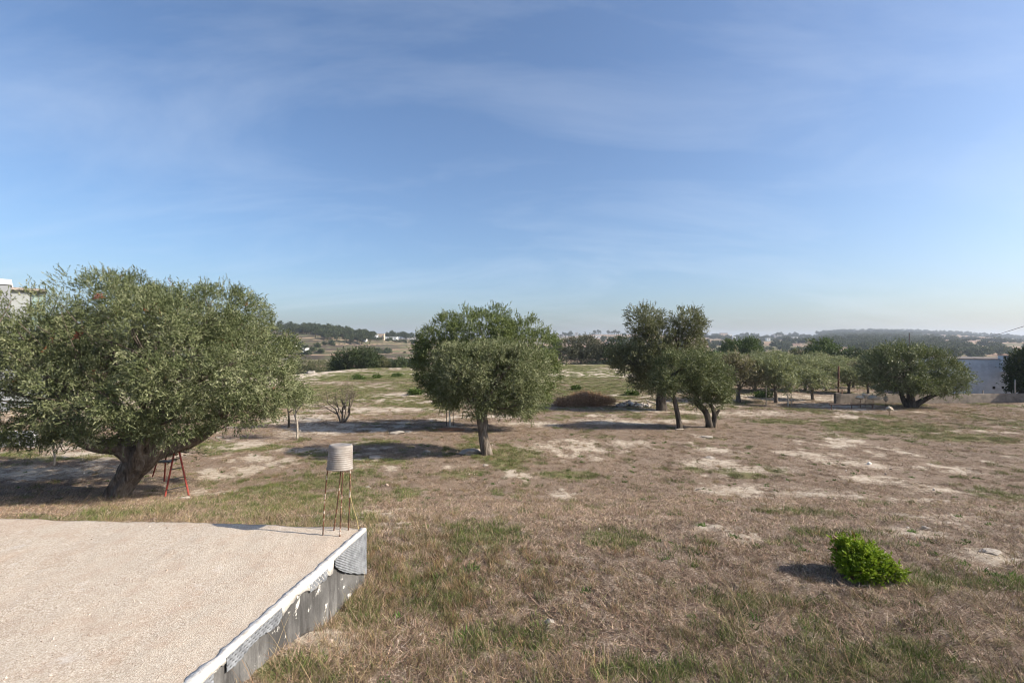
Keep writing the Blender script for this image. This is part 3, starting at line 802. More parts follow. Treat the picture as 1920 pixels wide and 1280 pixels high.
orchard_tree(1524, 750, 2.4, 3.0, 1, 'low ball shaped olive tree with a very short trunk')
orchard_tree(1592, 738, 2.2, 3.0, 2, 'pale low olive tree beside the rusty iron post')
orchard_tree(1628, 739, 2.4, 2.8, 0, 'small olive tree with forked dark stem left of the wide olive')
for px, py in [(1345, 735), (1370, 728), (1415, 731), (1440, 735), (1480, 734), (1510, 733), (1550, 733), (1600, 727), (1345, 716), (1380, 712), (1415, 715), (1452, 716), (1490, 716), (1528, 716), (1565, 717), (1612, 715),
               (1335, 705), (1368, 703), (1400, 702), (1432, 704), (1465, 704), (1500, 705), (1535, 705), (1575, 706), (1350, 697), (1390, 696), (1420, 697), (1450, 697), (1480, 697), (1515, 698), (1550, 698)]:
    orchard_tree(px, py, rg.uniform(2.3, 3.1), rg.uniform(2.8, 3.7), rg.choice((0, 1, 2, 0, 1, 2, 3)), 'small silvery olive tree in the rows of the orchard', 'olive trees in the back rows of the orchard')
# ------------------------------------------------------------------ young trees and shrubs
def sapling(base, h, label, crown, leafm, bark, r=0.03, seed=1, n=60, name='sapling', ll=.09, lean=0.0, cat='sapling', fork=True, gap=0.1, sl=0.22):
    o = empty(name, base, label, cat)
    g = np.random.default_rng(seed)
    m = MB()
    top = np.array([lean, 0, h])
    m.tube(spline([(0, 0, -.1), (lean * .3 + .02, 0.01, h * .4), (lean * .7 - .02, 0, h * .7), tuple(top)], 10), np.linspace(r, r * .45, 10), 8, .25, seed)
    cc = [tuple(np.array(c)) for c in crown]
    for c in cc:
        st_ = top * g.uniform(.45, .95)
        m.tube(spline([st_, (st_ + np.array(c[:3])) / 2 + g.normal(0, .04, 3), c[:3]], 6), np.linspace(r * .5, r * .15, 6), 5)
        for q in range(5):
            e = np.array(c[:3]) + g.normal(0, .55, 3) * np.array(c[3:])
            m.tube(spline([(st_ + np.array(c[:3])) / 2, (np.array(c[:3]) + e) / 2 + g.normal(0, .03, 3), e], 5), np.linspace(r * .3, r * .1, 5), 4)
    m.build('trunk', bark, o, smooth=True)
    if n:
        V, F, C = crown_np(cc, n, 6, 6, ll, ll * .33, sl, seed, gap=gap)
        obj('crown', mesh_np('crown', V, F, [leafm], C), o)
    return o
b = G(557, 823)
sapling(b, 1.5, 'young tree with pale forked trunk at the big olive\'s edge', [(-.1, 0, 1.75, .5, .5, .45), (.35, .1, 1.7, .45, .4, .4)], M_ORCHARD, M_BARK_PALE, .055, 3, 60, lean=-.05)
b = G(541, 802)
sapling(b, 1.3, 'young tree with thin dark trunk behind the pale sapling', [(0, 0, 1.6, .6, .5, .5), (.7, .2, 1.5, .5, .4, .35)], M_OLIVE_GREEN, M_BARK_DARK, .06, 4, 70)
b = G(642, 792)
at = empty('almond_tree', b, 'nearly bare shrubby tree with fine grey twigs on pale ground', 'tree')
at.scale = (1.2, 1.2, 1.28)
g7 = np.random.default_rng(7); m = MB(); tips = []
def twig(p, d, ln, r, lev):
    d = d / np.linalg.norm(d); q = p + d * ln
    mid_ = (p + q) / 2 + g7.normal(0, ln * .06, 3)
    m.tube(spline([p, mid_, q], 5), np.linspace(r, r * .6, 5), 6 if lev < 2 else 4)
    tips.append(q)
    if lev < 4:
        for _ in range(3 if lev < 3 else 2):
            nd = d + g7.normal(0, .5, 3) + np.array([0, 0, .1]); twig(p + d * ln * g7.uniform(.6, 1.0), nd, ln * g7.uniform(.58, .82), r * .5, lev + 1)
for dx, dy in ((-.32, .1), (.3, 0), (.02, .25), (.1, -.25)):
    twig(np.array([dx * .15, dy * .15, -.05]), np.array([dx * 1.5, dy * 1.5, 1.0]), .72, .05, 0)
m.build('trunk', M_BARK, at, smooth=True)
tp = np.array(tips); tp = tp[tp[:, 2] > .75]
V, F, C = crown_np([(*q, .10, .10, .08) for q in tp[::2]], 130, 3, 4, .055, .02, .10, 9, gap=.3, puffs=2)
obj('crown', mesh_np('crown', V, F, [M_OLIVE_DRY], C), at)
b = G(843, 799)
sp = sapling(b, 1.0, 'staked sapling with whitewashed stem in the shade of the green olive', [(0, 0, 1.25, .35, .35, .35)], M_OLIVE_GREEN, plain('whitewash', (.62, .6, .55), .9, .15, 20), .035, 9, 50)
for dx, dy in ((-.16, .05), (.17, .1)):
    m = MB(); m.tube([(dx, dy, -.1), (dx, dy, 1.15)], .018, 6); m.build('stake', M_BARK_DARK, sp)
b = G(101, 872)
sapling(b, .75, 'little sapling with pale stem under the left side of the big olive', [(0, 0, .95, .4, .4, .3), (-.4, .1, 1.0, .4, .4, .25), (.3, .1, 1.0, .4, .4, .3)], M_OLIVE_GREEN, M_BARK_PALE, .035, 10, 70)
b = G(1477, 762)
sp = sapling(b, .85, 'thin pale stemmed sapling tied to stakes at the orchard edge', [(0, 0, 1.75, .5, .4, .45), (.35, 0, 1.4, .4, .4, .4), (-.2, 0, 1.2, .25, .25, .25)], M_ORCHARD, M_BARK_PALE, .06, 12, 60, ll=.13)
M_STAKE = plain('stake_wood', (.3, .25, .2), .9)
for dx, dy, h in ((.3, .1, 1.5), (-1.3, .4, 1.4)):
    m = MB(); m.tube([(dx, dy, -.1), (dx, dy, h)], .03, 6); m.build('stake', M_STAKE, sp)

# bright shrub on the right
b = G(1618, 1083)
o = empty('shrub', b, 'small bright green leafy shrub alone in the dry litter', 'shrub')
SH = [(-.12, .02, .24, .20, .2, .22), (.06, 0, .20, .20, .2, .20), (.2, -.08, .14, .16, .17, .15), (-.02, -.1, .15, .22, .18, .15), (-.17, .05, .3, .1, .1, .14), (.0, .12, .2, .2, .15, .18)]
V, F, C = crown_np(SH, 430, 4, 7, 0.050, 0.020, 0.065, 61, gap=.06, up=.6, inner=.3, jag=.35, shrink=.94, pr=.3, dead=.015)
obj('crown', mesh_np('crown', V, F, [M_SHRUB], C), o)
m = MB()
gS = np.random.default_rng(2)
for i in range(14):
    e = np.array([gS.uniform(-.22, .25), gS.uniform(-.15, .15), gS.uniform(.12, .3)])
    m.tube(spline([(0, 0, -.03), e * .5 + gS.normal(0, .01, 3), e], 5), np.linspace(.008, .003, 5), 5)
m.build('stem', M_BARK_DARK, o)

# bushes and trees at the end of the field and beyond
def bush(px, py, label, spec, leafm, nc=300, sp=7, lv=6, ll=.22, sl=.5, seed=1, name='tree', cat='tree', base=None, y=None, gap=.14, up=.35, bias=0, trunk=.2):
    b = base if base is not None else G(px, py)
    if y is not None:
        x = (px - 960) / FPX * y; b = Vector((x, y, gz(x, y)))
    lobes = px_lobes(b, spec)
    return make_tree(name, label, cat, b, [(0, 0, -.4, trunk * 1.3), (0, 0, .3, trunk), (.05, 0, .9, trunk * .8), (0, 0, 1.3, trunk * .7)], lobes, leafm, M_BARK_DARK, nc, sp, lv, ll, ll * .36, sl, seed, sub=1, gap=gap, up=up, bias=bias, inner=.2)
bush(668, 693, 'large dark evergreen thicket at the far end of the field', [(645, 678, 22, 18, 0, 3), (668, 672, 26, 19, -.5, 3), (695, 675, 20, 18, 0, 3), (632, 686, 12, 10, -1, 2), (670, 684, 40, 12, -1.5, 2), (708, 684, 10, 12, 0, 2)], M_EVERGREEN, 620, seed=71, y=84, ll=.3, sl=.6, name='evergreen_tree')
bush(718, 692, 'blue green bush right beside the dark thicket', [(718, 682, 10, 11, 0, 1.6), (725, 687, 8, 6, 0, 1.4)], M_OLIVE_DARK, 120, seed=72, y=84, name='bush', cat='bush')
bush(745, 692, 'small rounded dark bush just left of the middle trees', [(748, 684, 10, 10, 0, 1.6), (740, 689, 9, 6, 0, 1.3)], M_EVERGREEN, 120, seed=73, y=84, name='bush', cat='bush')
bush(580, 700, 'low grey green scrub below the field edge at the big olive', [(570, 682, 18, 12, 0, 2.5), (600, 686, 20, 10, 0, 2.5), (560, 690, 14, 10, -1, 2)], M_OLIVE_DARK, 260, seed=74, y=110, name='bush', cat='bush')
bush(1090, 682, 'grey brown broad tree ending the field between the olives', [(1070, 655, 22, 24, 0, 3.4), (1100, 652, 28, 22, .3, 3.4), (1120, 662, 16, 20, 0, 2.6), (1085, 668, 36, 14, -1, 2.6), (1062, 668, 14, 14, 0, 2)], leaf_mat('grey_brown_leaf', (.05, .05, .034), (.095, .092, .06), (.15, .145, .1), .15), 560, seed=75, y=97, ll=.3, sl=.6)
bush(1150, 686, 'dark dense tree at the field end left of the forked olive', [(1150, 655, 24, 24, 0, 3), (1172, 650, 22, 22, 0, 3), (1140, 670, 12, 16, -.5, 2), (1165, 672, 26, 14, -.5, 2.4), (1195, 662, 20, 22, .5, 2.6)], M_EVERGREEN, 520, seed=76, y=96, ll=.3, sl=.6)
bush(1042, 668, 'yellowing tree top peeking out beside the green domed olive', [(1042, 640, 9, 12, 0, 2), (1040, 655, 12, 14, 0, 2)], M_FRESH, 140, seed=77, y=104, ll=.3, sl=.5, bias=.15)
bush(1390, 690, 'rounded dark green tree standing behind the orchard', [(1378, 653, 22, 15, 0, 3), (1402, 650, 22, 13, 0, 3), (1390, 664, 36, 12, 0, 3), (1365, 662, 12, 10, 0, 2)], M_FRESH, 420, seed=78, y=92, ll=.32, sl=.6, bias=-.15)
bush(1550, 695, 'tall bright green domed tree at the orchard\'s right end', [(1542, 656, 26, 20, 0, 3), (1565, 664, 26, 18, 0, 3), (1530, 668, 20, 16, -.5, 2.6), (1555, 676, 32, 14, -1, 2.8)], M_FRESH, 480, seed=79, y=84, ll=.32, sl=.6, bias=-.08)
bush(1595, 702, 'dark bushy tree left behind the wide olive', [(1585, 680, 20, 16, 0, 2.4), (1610, 674, 20, 16, 0, 2.4), (1600, 690, 26, 12, -.5, 2)], M_EVERGREEN, 340, seed=80, y=72, ll=.28, sl=.5)
bush(1500, 690, 'grey thin tree left of the bright domed tree', [(1500, 668, 18, 12, 0, 2), (1515, 672, 14, 10, 0, 2)], M_OLIVE_DARK, 160, seed=81, y=88, ll=.28, sl=.5, gap=.3)
bush(1450, 690, 'low yellow green hedge along the orchard\'s far side', [(1345, 670, 18, 9, 0, 1.5), (1420, 672, 26, 8, 0, 1.5), (1455, 672, 26, 8, 0, 1.5), (1485, 674, 20, 8, 0, 1.5)], M_FRESH, 320, seed=82, y=90, ll=.28, sl=.45, bias=.2, name='hedge', cat='hedge')
bush(1915, 740, 'dense dark tree at the right edge beside the white house', [(1930, 682, 32, 28, 0, 1.6), (1920, 708, 24, 28, 0, 1.2), (1948, 705, 45, 40, 0, 1.8), (1975, 690, 45, 45, .3, 2)], M_EVERGREEN, 760, 9, 7, ll=.16, sl=.34, seed=83, y=36.5, gap=.08)
bush(1640, 700, 'dark olive green tree behind the wide olive\'s left side', [(1630, 672, 20, 14, 0, 2.4), (1650, 668, 22, 12, 0, 2.4)], M_OLIVE_DARK, 240, seed=84, y=78, ll=.28, sl=.5)

for k, (px, py, w_, h_, lab) in enumerate([(672, 711, 11, 7, 'largest bright green tuft on the far field left of the middle'), (706, 709, 7, 4, 'small green tuft beside the largest far field tuft'), (745, 706, 9, 4, 'flat green tuft near the far field end'), (780, 740, 12, 6, 'green tuft touching the left side of the domed olive'),
                                            (1080, 731, 7, 4, 'green tuft on the field behind the brush pile'), (1185, 741, 14, 4, 'long green tuft between rubble heap and forked olive'), (1430, 745, 24, 5, 'low green creeper patch at the orchard wall'), (640, 690, 5, 4, 'dark low bush on the far field rim')]):
    bb = G(px, py); sc_ = bb.y / FPX
    o = empty('green_tuft', bb, lab, 'tuft')
    V, F, C = crown_np([(-.3 * w_ * sc_, 0, h_ * sc_ * .35, w_ * sc_ * .7, w_ * sc_ * .6, h_ * sc_ * .6), (.35 * w_ * sc_, 0.1, h_ * sc_ * .3, w_ * sc_ * .6, w_ * sc_ * .6, h_ * sc_ * .5)], 90, 5, 5, .14, .05, .2, 200 + k, gap=-1, up=.5)
    obj('crown', mesh_np('crown', V, F, [M_FRESH], C), o)
# ------------------------------------------------------------------ concrete platform at the lower left
plat = empty('concrete_platform', C0, 'raised pebbly concrete platform with white edge in the left corner', 'platform')
def S(s, q, z=0.0):            # s along the right edge towards the viewer, q along the back edge to the left; local to the corner
    p = ED * s + BD * q
    return (p.x, p.y, z)
a = Mat('pebbled_concrete', 0.95, 0.2)
vo = a.n('ShaderNodeTexVoronoi', Scale=95.0); a.set(vo.inputs['Vector'], a.pos())
k1 = a.noise(1.1, 5, 0.6); k2 = a.noise(9, 6, 0.65); k3 = a.noise(70, 4, 0.7); k5 = a.noise(260, 2, 0.6)
vcol = vo.outputs['Color']; vsep = a.nt.nodes.new('ShaderNodeSeparateColor'); a.nt.links.new(vcol, vsep.inputs[0])
peb = a.ramp(vsep.outputs[0], [(0.0, (.22, .155, .11)), (0.35, (.42, .345, .265)), (0.75, (.53, .455, .365)), (1.0, (.66, .59, .51))])
fine = a.ramp(k3, [(.3, (.33, .255, .195)), (.52, (.50, .43, .345)), (.72, (.63, .565, .475))])
cc = a.mix(a.ramp(a.math('ADD', a.math('MULTIPLY', k1, .7), a.math('MULTIPLY', k2, .3)), [(.38, .15), (.62, .8)]), fine, peb)
cc = a.mix(a.ramp(a.noise(0.55, 4, .6), [(.5, 0.0), (.7, .4)]), cc, (.47, .345, .255))
cc = a.mix(a.ramp(k5, [(.56, 0.0), (.66, .75)]), cc, (.15, .11, .085))
cc = a.mix(a.ramp(a.noise(3.2, 5, .65), [(.48, 0.0), (.66, .35)]), cc, (.36, .25, .175))
cc = a.mix(a.ramp(a.noise(2.3, 5, .7), [(.60, 0.0), (.74, .45)]), cc, (.62, .59, .55))
a.color(cc); a.bump(a.math('ADD', a.math('MULTIPLY', vo.outputs['Distance'], 1.0), k5), 0.6, 0.006)
M_PEB = a.m
ns, nq = 170, 190
ss = np.linspace(0.0, 9.5, ns); qq = np.concatenate([np.linspace(0.0, 6, 150), np.linspace(6.1, 14, 40)])
SS, QQ = np.meshgrid(ss, qq, indexing='ij')
X = ED.x * SS + BD.x * QQ; Y = ED.y * SS + BD.y * QQ
Z = 0.016 * (fbm(X * 3, Y * 3, 5, 3) - .5) + 0.012 * (fbm(X * 22, Y * 22, 6, 2) - .5) + 0.03 * (fbm(X * .6, Y * .6, 8, 2) - .5)
Y = np.where(SS == 0, Y + 0.05 * (fbm(QQ * 2.5, QQ * 0, 12, 4) - .5) * 1.6, Y)
vt = np.stack([X, Y, Z], -1).reshape(-1, 3)
i, j = np.meshgrid(np.arange(ns - 1), np.arange(nq - 1), indexing='ij'); A = i * nq + j
Ft = np.stack([A, A + 1, A + nq + 1, A + nq], -1).reshape(-1, 4)
# back face so the slab has a real edge
bk = np.arange(nq); vb = vt[bk].copy(); vb[:, 2] -= 1.0
Fb = np.stack([bk[:-1], len(vt) + bk[:-1], len(vt) + bk[1:], bk[1:]], -1)
obj('top', mesh_np('top', np.concatenate([vt, vb]), [Ft[:, ::-1], Fb[:, ::-1]], [M_PEB], smooth=True), plat)
# side wall, grey tarred concrete
a = Mat('tarred_concrete_wall', 0.85, 0.3)
w1 = a.noise(1.6, 6, .65); w2 = a.noise(6, 7, .7); w3 = a.noise(30, 4, .7)
mpx = a.n('ShaderNodeMapping'); a.set(mpx.inputs[0], a.pos()); mpx.inputs['Scale'].default_value = (5, 5, .8)
w4 = a.noise(1.0, 6, .7, mpx.outputs[0])
cc = a.ramp(w1, [(.3, (.055, .053, .05)), (.50, (.125, .12, .115)), (.72, (.25, .24, .225))])
cc = a.mix(a.ramp(w4, [(.46, 0.), (.60, .85)]), cc, (.045, .042, .04))
cc = a.mix(a.ramp(w2, [(.61, 0.), (.66, 1.)]), cc, (.66, .63, .58))
a.color(cc); a.bump(a.math('ADD', w2, w3), .5, .01)
M_TAR = a.m
n = 120
s_ = np.linspace(0, 9.5, n); V = []
for zz in (-0.02, -.15, -.3, -.45, -.6, -.8, -1.2):
    off = 0.02 * (fbm(s_ * 2.2, s_ * 0 + zz * 4, 9, 4) - .5)
    V.append(np.stack([ED.x * s_ - BD.x * off, ED.y * s_ - BD.y * off, np.full(n, zz)], -1))
V = np.concatenate(V); i, j = np.meshgrid(np.arange(6), np.arange(n - 1), indexing='ij'); A = i * n + j
obj('wall', mesh_np('wall', V, np.stack([A, A + 1, A + n + 1, A + n], -1).reshape(-1, 4)[:, ::-1], [M_TAR], smooth=True), plat)
# white plaster lip with a broken lower edge
M_WHITE = plain('white_plaster', (.58, .55, .505), .9, .2, 26, .15, .8, stain=(.36, .32, .27))
n = 420
s_ = np.linspace(-0.004, 9.5, n)
low = 0.05 + 0.30 * np.clip(fbm(s_ * 2.6, s_ * 0, 14, 4) - .42, 0, 1) + 0.06 * (fbm(s_ * 16, s_ * 0, 15, 4) - .5)
low = np.where((s_ > 1.72) & (s_ < 2.42), .028, low); low = np.where(s_ < .82, .03, low)
inn = 0.062 + 0.05 * (fbm(s_ * 3, s_ * 0 + 4, 16, 3) - .5) + 0.05 * (fbm(s_ * 22, s_ * 0, 26, 4) - .5)
prof = [(inn, np.full(n, -0.012)), (inn - .008, 0.004 + 0.005 * fbm(s_ * 25, s_ * 0, 18, 3)), (np.full(n, .004), 0.006 + 0.006 * fbm(s_ * 30, s_ * 0, 17, 3)), (-.020 + .012 * fbm(s_ * 26, s_ * 0 + 7, 45, 3), .001 + .006 * fbm(s_ * 30, s_ * 0, 46, 2)), (np.full(n, -.022) + .006 * fbm(s_ * 9, s_ * 0, 19, 2), -low), (np.full(n, .01), -low - .004)]
V = np.concatenate([np.stack([ED.x * s_ + BD.x * q, ED.y * s_ + BD.y * q, z], -1) for q, z in prof])
i, j = np.meshgrid(np.arange(5), np.arange(n - 1), indexing='ij'); A = i * n + j
obj('edge_band', mesh_np('edge_band', V, np.stack([A, A + 1, A + n + 1, A + n], -1).reshape(-1, 4)[:, ::-1], [M_WHITE]), plat)
# pieces of dimpled grey membrane showing below the lip
M_MEMB = plain('dimpled_membrane', (.115, .122, .132), .6, .25, 12, .35, .05, stain=(.08, .08, .08))
a = Mat('grey_dimpled_membrane', .55, .35)
c_, r_, g_, b_ = a.attr()
a.color(a.mix(r_, a.ramp(a.noise(11, 5, .65), [(.35, (.11, .115, .125)), (.65, (.24, .25, .265))]), (.03, .03, .033)))
M_MEMB = a.m
def membrane(s0, s1, top, lowf, seed, ridged=False):
    nu = max(14, int((s1 - s0) * 150)); nv = 40
    u = np.linspace(s0, s1, nu); U, T = np.meshgrid(u, np.linspace(0, 1, nv), indexing='ij')
    lowv = np.array([lowf((x - s0) / (s1 - s0)) for x in u]) + 0.03 * (fbm(u * 12, u * 0, seed, 3) - .5)
    zz = -top - T * (np.maximum(lowv, .02)[:, None] - top * 0)
    if ridged: bm = 0.007 * np.sin((U * 1.0 + zz * -1.6) * 2 * np.pi / 0.045)
    else: bm = 0.014 * sstep(0.15, 0.7, np.sin(U * 2 * np.pi / .052) * np.sin(zz * 2 * np.pi / .052))
    off = -0.014 + (-bm if ridged else bm * .8) - 0.01 * fbm(U * 3, zz * 3, seed + 3, 2)
    V = np.stack([ED.x * U + BD.x * off, ED.y * U + BD.y * off, zz], -1).reshape(-1, 3)
    i, j = np.meshgrid(np.arange(nu - 1), np.arange(nv - 1), indexing='ij'); A = i * nv + j
    dent_shade = np.zeros((len(V), 3)); dent_shade[:, 0] = 0 if ridged else (bm > .006).ravel()  # dents painted near black, standing in for the shade inside them
    o = obj('membrane', mesh_np('membrane', V, np.stack([A, A + 1, A + nv + 1, A + nv], -1).reshape(-1, 4), [M_MEMB], dent_shade, smooth=True), plat)
    md = o.modifiers.new('thick', 'SOLIDIFY'); md.thickness = 0.004; md.offset = -1
membrane(0.0, .80, .026, lambda t: .46 * (1 - t) ** .8 + .07, 3, True)
membrane(.95, 1.28, .055, lambda t: .10 - .03 * t, 5)
membrane(1.74, 2.42, .024, lambda t: .095 + .02 * math.sin(t * 9), 7)
membrane(2.55, 2.78, .05, lambda t: .09, 9)
# loose grit on the platform
g = np.random.default_rng(77)
def pebble_mesh(seed):
    q = np.random.default_rng(seed)
    t = (1 + 5 ** .5) / 2
    v = np.array([(-1, t, 0), (1, t, 0), (-1, -t, 0), (1, -t, 0), (0, -1, t), (0, 1, t), (0, -1, -t), (0, 1, -t), (t, 0, -1), (t, 0, 1), (-t, 0, -1), (-t, 0, 1)], float)
    v = v / np.linalg.norm(v[0]) * q.uniform(.75, 1.2, (12, 1)) * np.array([1, .8, .55])
    f = np.array([(0, 11, 5), (0, 5, 1), (0, 1, 7), (0, 7, 10), (0, 10, 11), (1, 5, 9), (5, 11, 4), (11, 10, 2), (10, 7, 6), (7, 1, 8), (3, 9, 4), (3, 4, 2), (3, 2, 6), (3, 6, 8), (3, 8, 9), (4, 9, 5), (2, 4, 11), (6, 2, 10), (8, 6, 7), (9, 8, 1)])
    return v, f
a = Mat('grit', .95, .2)
rn = a.n('ShaderNodeObjectInfo').outputs['Random']
a.color(a.ramp(rn, [(0, (.22, .16, .12)), (.25, (.42, .33, .26)), (.7, (.58, .50, .42)), (1, (.70, .66, .60))])); M_GRIT = a.m
pm = []
for k in range(4):
    v, f = pebble_mesh(k); pm.append(mesh_np('pebble', v, f, [M_GRIT]))
n = 16000
s_ = g.uniform(0.05, 5.2, n); q_ = g.uniform(.1, 1, n) * (2.5 + 9 * (1 - s_ / 5.2)); 
kp = fbm(s_ * 1.1, q_ * 1.1, 55, 3) + .25 * (s_ / 5.2) > .45
s_, q_ = s_[kp], q_[kp]; n = len(s_)
px_ = ED.x * s_ + BD.x * q_; py_ = ED.y * s_ + BD.y * q_
sz = 0.0030 * np.exp(g.normal(0, .45, n)) * (1 + 0.8 * sstep(1.5, 4, s_))
zz = 0.016 * (fbm(px_ * 3, py_ * 3, 5, 3) - .5) + 0.012 * (fbm(px_ * 22, py_ * 22, 6, 2) - .5) + 0.03 * (fbm(px_ * .6, py_ * .6, 8, 2) - .5)
scatter('gravel', 'fine loose grit on the concrete platform', np.stack([px_ + C0.x, py_ + C0.y, zz + C0.z + sz * .2], -1), g.uniform(0, 6.28, (n, 3)) * np.array([.1, .1, 1]), np.repeat(sz[:, None], 3, 1), g.integers(0, 4, n), pm)

n = 9000
x, y = wedge(g, n, 3.2, 30, 1.0)
bare_, green_ = fields(x, y)
kp = (g.uniform(0, 1, n) < 0.10 + 0.8 * bare_) & ~on_slab(x, y, .1)
x, y = x[kp], y[kp]; n = len(x); sz = .011 * np.exp(g.normal(0, .55, n)) * (1 + .4 * sstep(8, 25, y))
scatter('field_stones', 'small pale stones and clods strewn over the field', np.stack([x, y, ground_z(x, y) + sz * .15], -1), g.uniform(0, 6.28, (n, 3)), np.repeat(sz[:, None], 3, 1), g.integers(0, 4, n), pm)

# ------------------------------------------------------------------ starter bars with the upturned bucket
def SL(px, py):          # point on the platform top
    y = (CAMZ - C0.z) * FPX / (py - 640); return Vector(((px - 960) / FPX * y, y, C0.z))
a = Mat('rusty_bar', .8, .3)
k = a.noise(7, 5, .7); k6 = a.noise(60, 3, .7)
a.color(a.ramp(k, [(.38, (.045, .028, .022)), (.50, (.11, .05, .028)), (.55, (.22, .10, .05)), (.58, (.44, .38, .32)), (.75, (.52, .47, .42))])); a.bump(k6, .4, .004)
M_RUST = a.m
bars = [(605, 1003, 616, 862), (625, 994, 641, 862), (637, 1005, 644, 862), (653, 993, 657, 862)]
b0 = SL(630, 999)
post = empty('reinforcing_bars', b0, 'four thin rusty steel bars standing on the platform corner', 'steel bars')
tops = []
for x0, y0, x1, y1 in bars:
    p0 = SL(x0, y0); p1 = P(x1, y1, p0.y)
    m = MB(); mid = (p0 + p1) / 2 + Vector((random.Random(x0).uniform(-.012, .012), 0, 0))
    m.tube(spline([tuple(p0 - b0 - Vector((0, 0, .04))), tuple(mid - b0), tuple(p1 - b0)], 12), .0078, 8)
    m.build('bar', M_RUST, post, smooth=True); tops.append(p1)
bc = sum(tops, Vector()) / 4
by = bc.y
bk_c = P(637, 878, by)
a = Mat('milky_plastic', .42, .45)
a.color(a.ramp(a.noise(9, 6, .65), [(.3, (.25, .21, .18)), (.55, (.36, .32, .285)), (.75, (.47, .44, .41))]))
a.b.inputs['Transmission Weight'].default_value = 0.25
a.b.inputs['IOR'].default_value = 1.2
M_PLAST = a.m
Rb = 23 / FPX * by; Hb = 46 / FPX * by
prof = [(Rb * 1.03, 0.0), (Rb * 1.03, .012), (Rb * .985, .014)]
nr = 9
for k in range(nr):
    z0 = .02 + k * (Hb * .82 - .02) / nr; dz = (Hb * .82 - .02) / nr; r = Rb * (1 - .05 * k / nr)
    prof += [(r * .965, z0), (r * 1.0, z0 + dz * .35), (r * 1.0, z0 + dz * .65), (r * .965, z0 + dz * .95)]
r = Rb * .95
prof += [(r, Hb * .86), (r * .97, Hb * .92), (r * .90, Hb * .965), (r * .8, Hb * .975), (r * .78, Hb * .965), (r * .4, Hb * .985), (0.004, Hb * 1.0)]
prof = np.array(prof); nsd = 48
an = np.linspace(0, 2 * np.pi, nsd, endpoint=False)
V = np.stack([prof[:, 0:1] * np.cos(an), prof[:, 0:1] * np.sin(an), np.repeat(prof[:, 1:2], nsd, 1)], -1).reshape(-1, 3)
i, j = np.meshgrid(np.arange(len(prof) - 1), np.arange(nsd), indexing='ij'); A = i * nsd + j; Bq = i * nsd + (j + 1) % nsd
bkt = obj('plastic_bucket', mesh_np('plastic_bucket', V, np.stack([A, Bq, Bq + nsd, A + nsd], -1).reshape(-1, 4), [M_PLAST], smooth=True), None, bk_c)
bkt.rotation_euler = (R(-2), R(3), .4)
md = bkt.modifiers.new('thick', 'SOLIDIFY'); md.thickness = .002; md.offset = -1
tag(bkt, 'upturned ribbed translucent plastic bucket on top of the steel bars', 'bucket')
m = MB(); p0 = SL(673, 992)
m.tube(spline([(0, 0, -.03), (-.03, .01, .12), (-.075, 0, .28), (-.11, 0, .44)], 10), np.linspace(.005, .003, 10), 6)
o = m.build('dry_stalk', plain('dry_stalk', (.42, .33, .16), .9), None, p0); tag(o, 'single yellow dry stalk leaning on the steel bars', 'stalk')

# ------------------------------------------------------------------ red ladder by the big trunk
lb = G(331, 931)
M_RED = plain('red_paint', (.27, .045, .032), .6, .25, 12, .35, .1, stain=(.25, .06, .04))
M_RUNG = plain('grey_rung', (.16, .15, .14), .6, .3, 10)
lad = empty('step_ladder', lb, 'red tapering step ladder standing beside the big olive trunk', 'ladder')
LP = lambda px, py, dy=0.0: np.array(P(px, py, lb.y + dy) - lb)
rl0, rl1 = LP(308, 938), LP(330, 832, .35); rr0, rr1 = LP(354, 928), LP(333, 832, .35)
def rail(p, q, w, m_, name):
    m = MB(); m.tube([tuple(p), tuple((p + q) / 2), tuple(q)], w, 6); return m.build(name, m_, lad)
rail(rl0, rl1, .022, M_RED, 'rail'); rail(rr0, rr1, .022, M_RED, 'rail')
for t in (.18, .36, .54, .72, .88):
    rail(rl0 + (rl1 - rl0) * t, rr0 + (rr1 - rr0) * t, .014, M_RUNG, 'rung')
q0, q1 = LP(286, 893, .9), LP(303, 838, .4); s0, s1 = LP(308, 902, .9), LP(312, 838, .4)
rail(q0, q1, .018, M_RED, 'rear_leg'); rail(s0, s1, .02, M_RED, 'rear_leg')
m = MB(); c = LP(312, 865, .45); m.box(c[0] - .2, c[0] + .18, c[1] - .1, c[1] + .1, c[2] - .015, c[2] + .02); m.build('platform', M_RUNG, lad)

# ------------------------------------------------------------------ white house, low wall, posts on the right
M_LIME = plain('limewash', (.66, .68, .70), .9, .10, 2.5, .2, .1, stain=(.50, .52, .54))
M_TILE = plain('roof_tile', (.19, .13, .10), .9, .3, 8)
M_DARKW = plain('dark_opening', (.03, .03, .035), .4)
M_CONC = plain('weathered_concrete', (.165, .138, .115), .95, .3, 3, .2, .4, stain=(.10, .085, .072))
hy = 41.0
p0 = P(1790, 742, hy); hx = p0.x
base = Vector((hx, hy, gz(hx, hy)))
house = empty('white_house', base, 'white flat house wall with tiled chimney behind the low wall', 'house', rz=R(-18))
hh = P(1840, 673, hy + .5).z - base.z
m = MB(); m.box(0, 5.0, 0, 7, -.5, hh); m.build('wall', M_LIME, house)
m = MB(); m.box(-.05, 5.05, -.05, 7.05, hh + .003, hh + .06); m.build('roof', plain('roof_edge', (.14, .12, .11), .9), house)
ch = MB(); cxp = 3.05
ch.box(cxp, cxp + .5, -.34, .3, hh - 1.0, hh + .36); o = ch.build('chimney', M_LIME, house)
m = MB(); m.box(cxp + .06, cxp + .22, -.352, -.3, hh + .08, hh + .28); m.build('smoke_vent', M_DARKW, o)
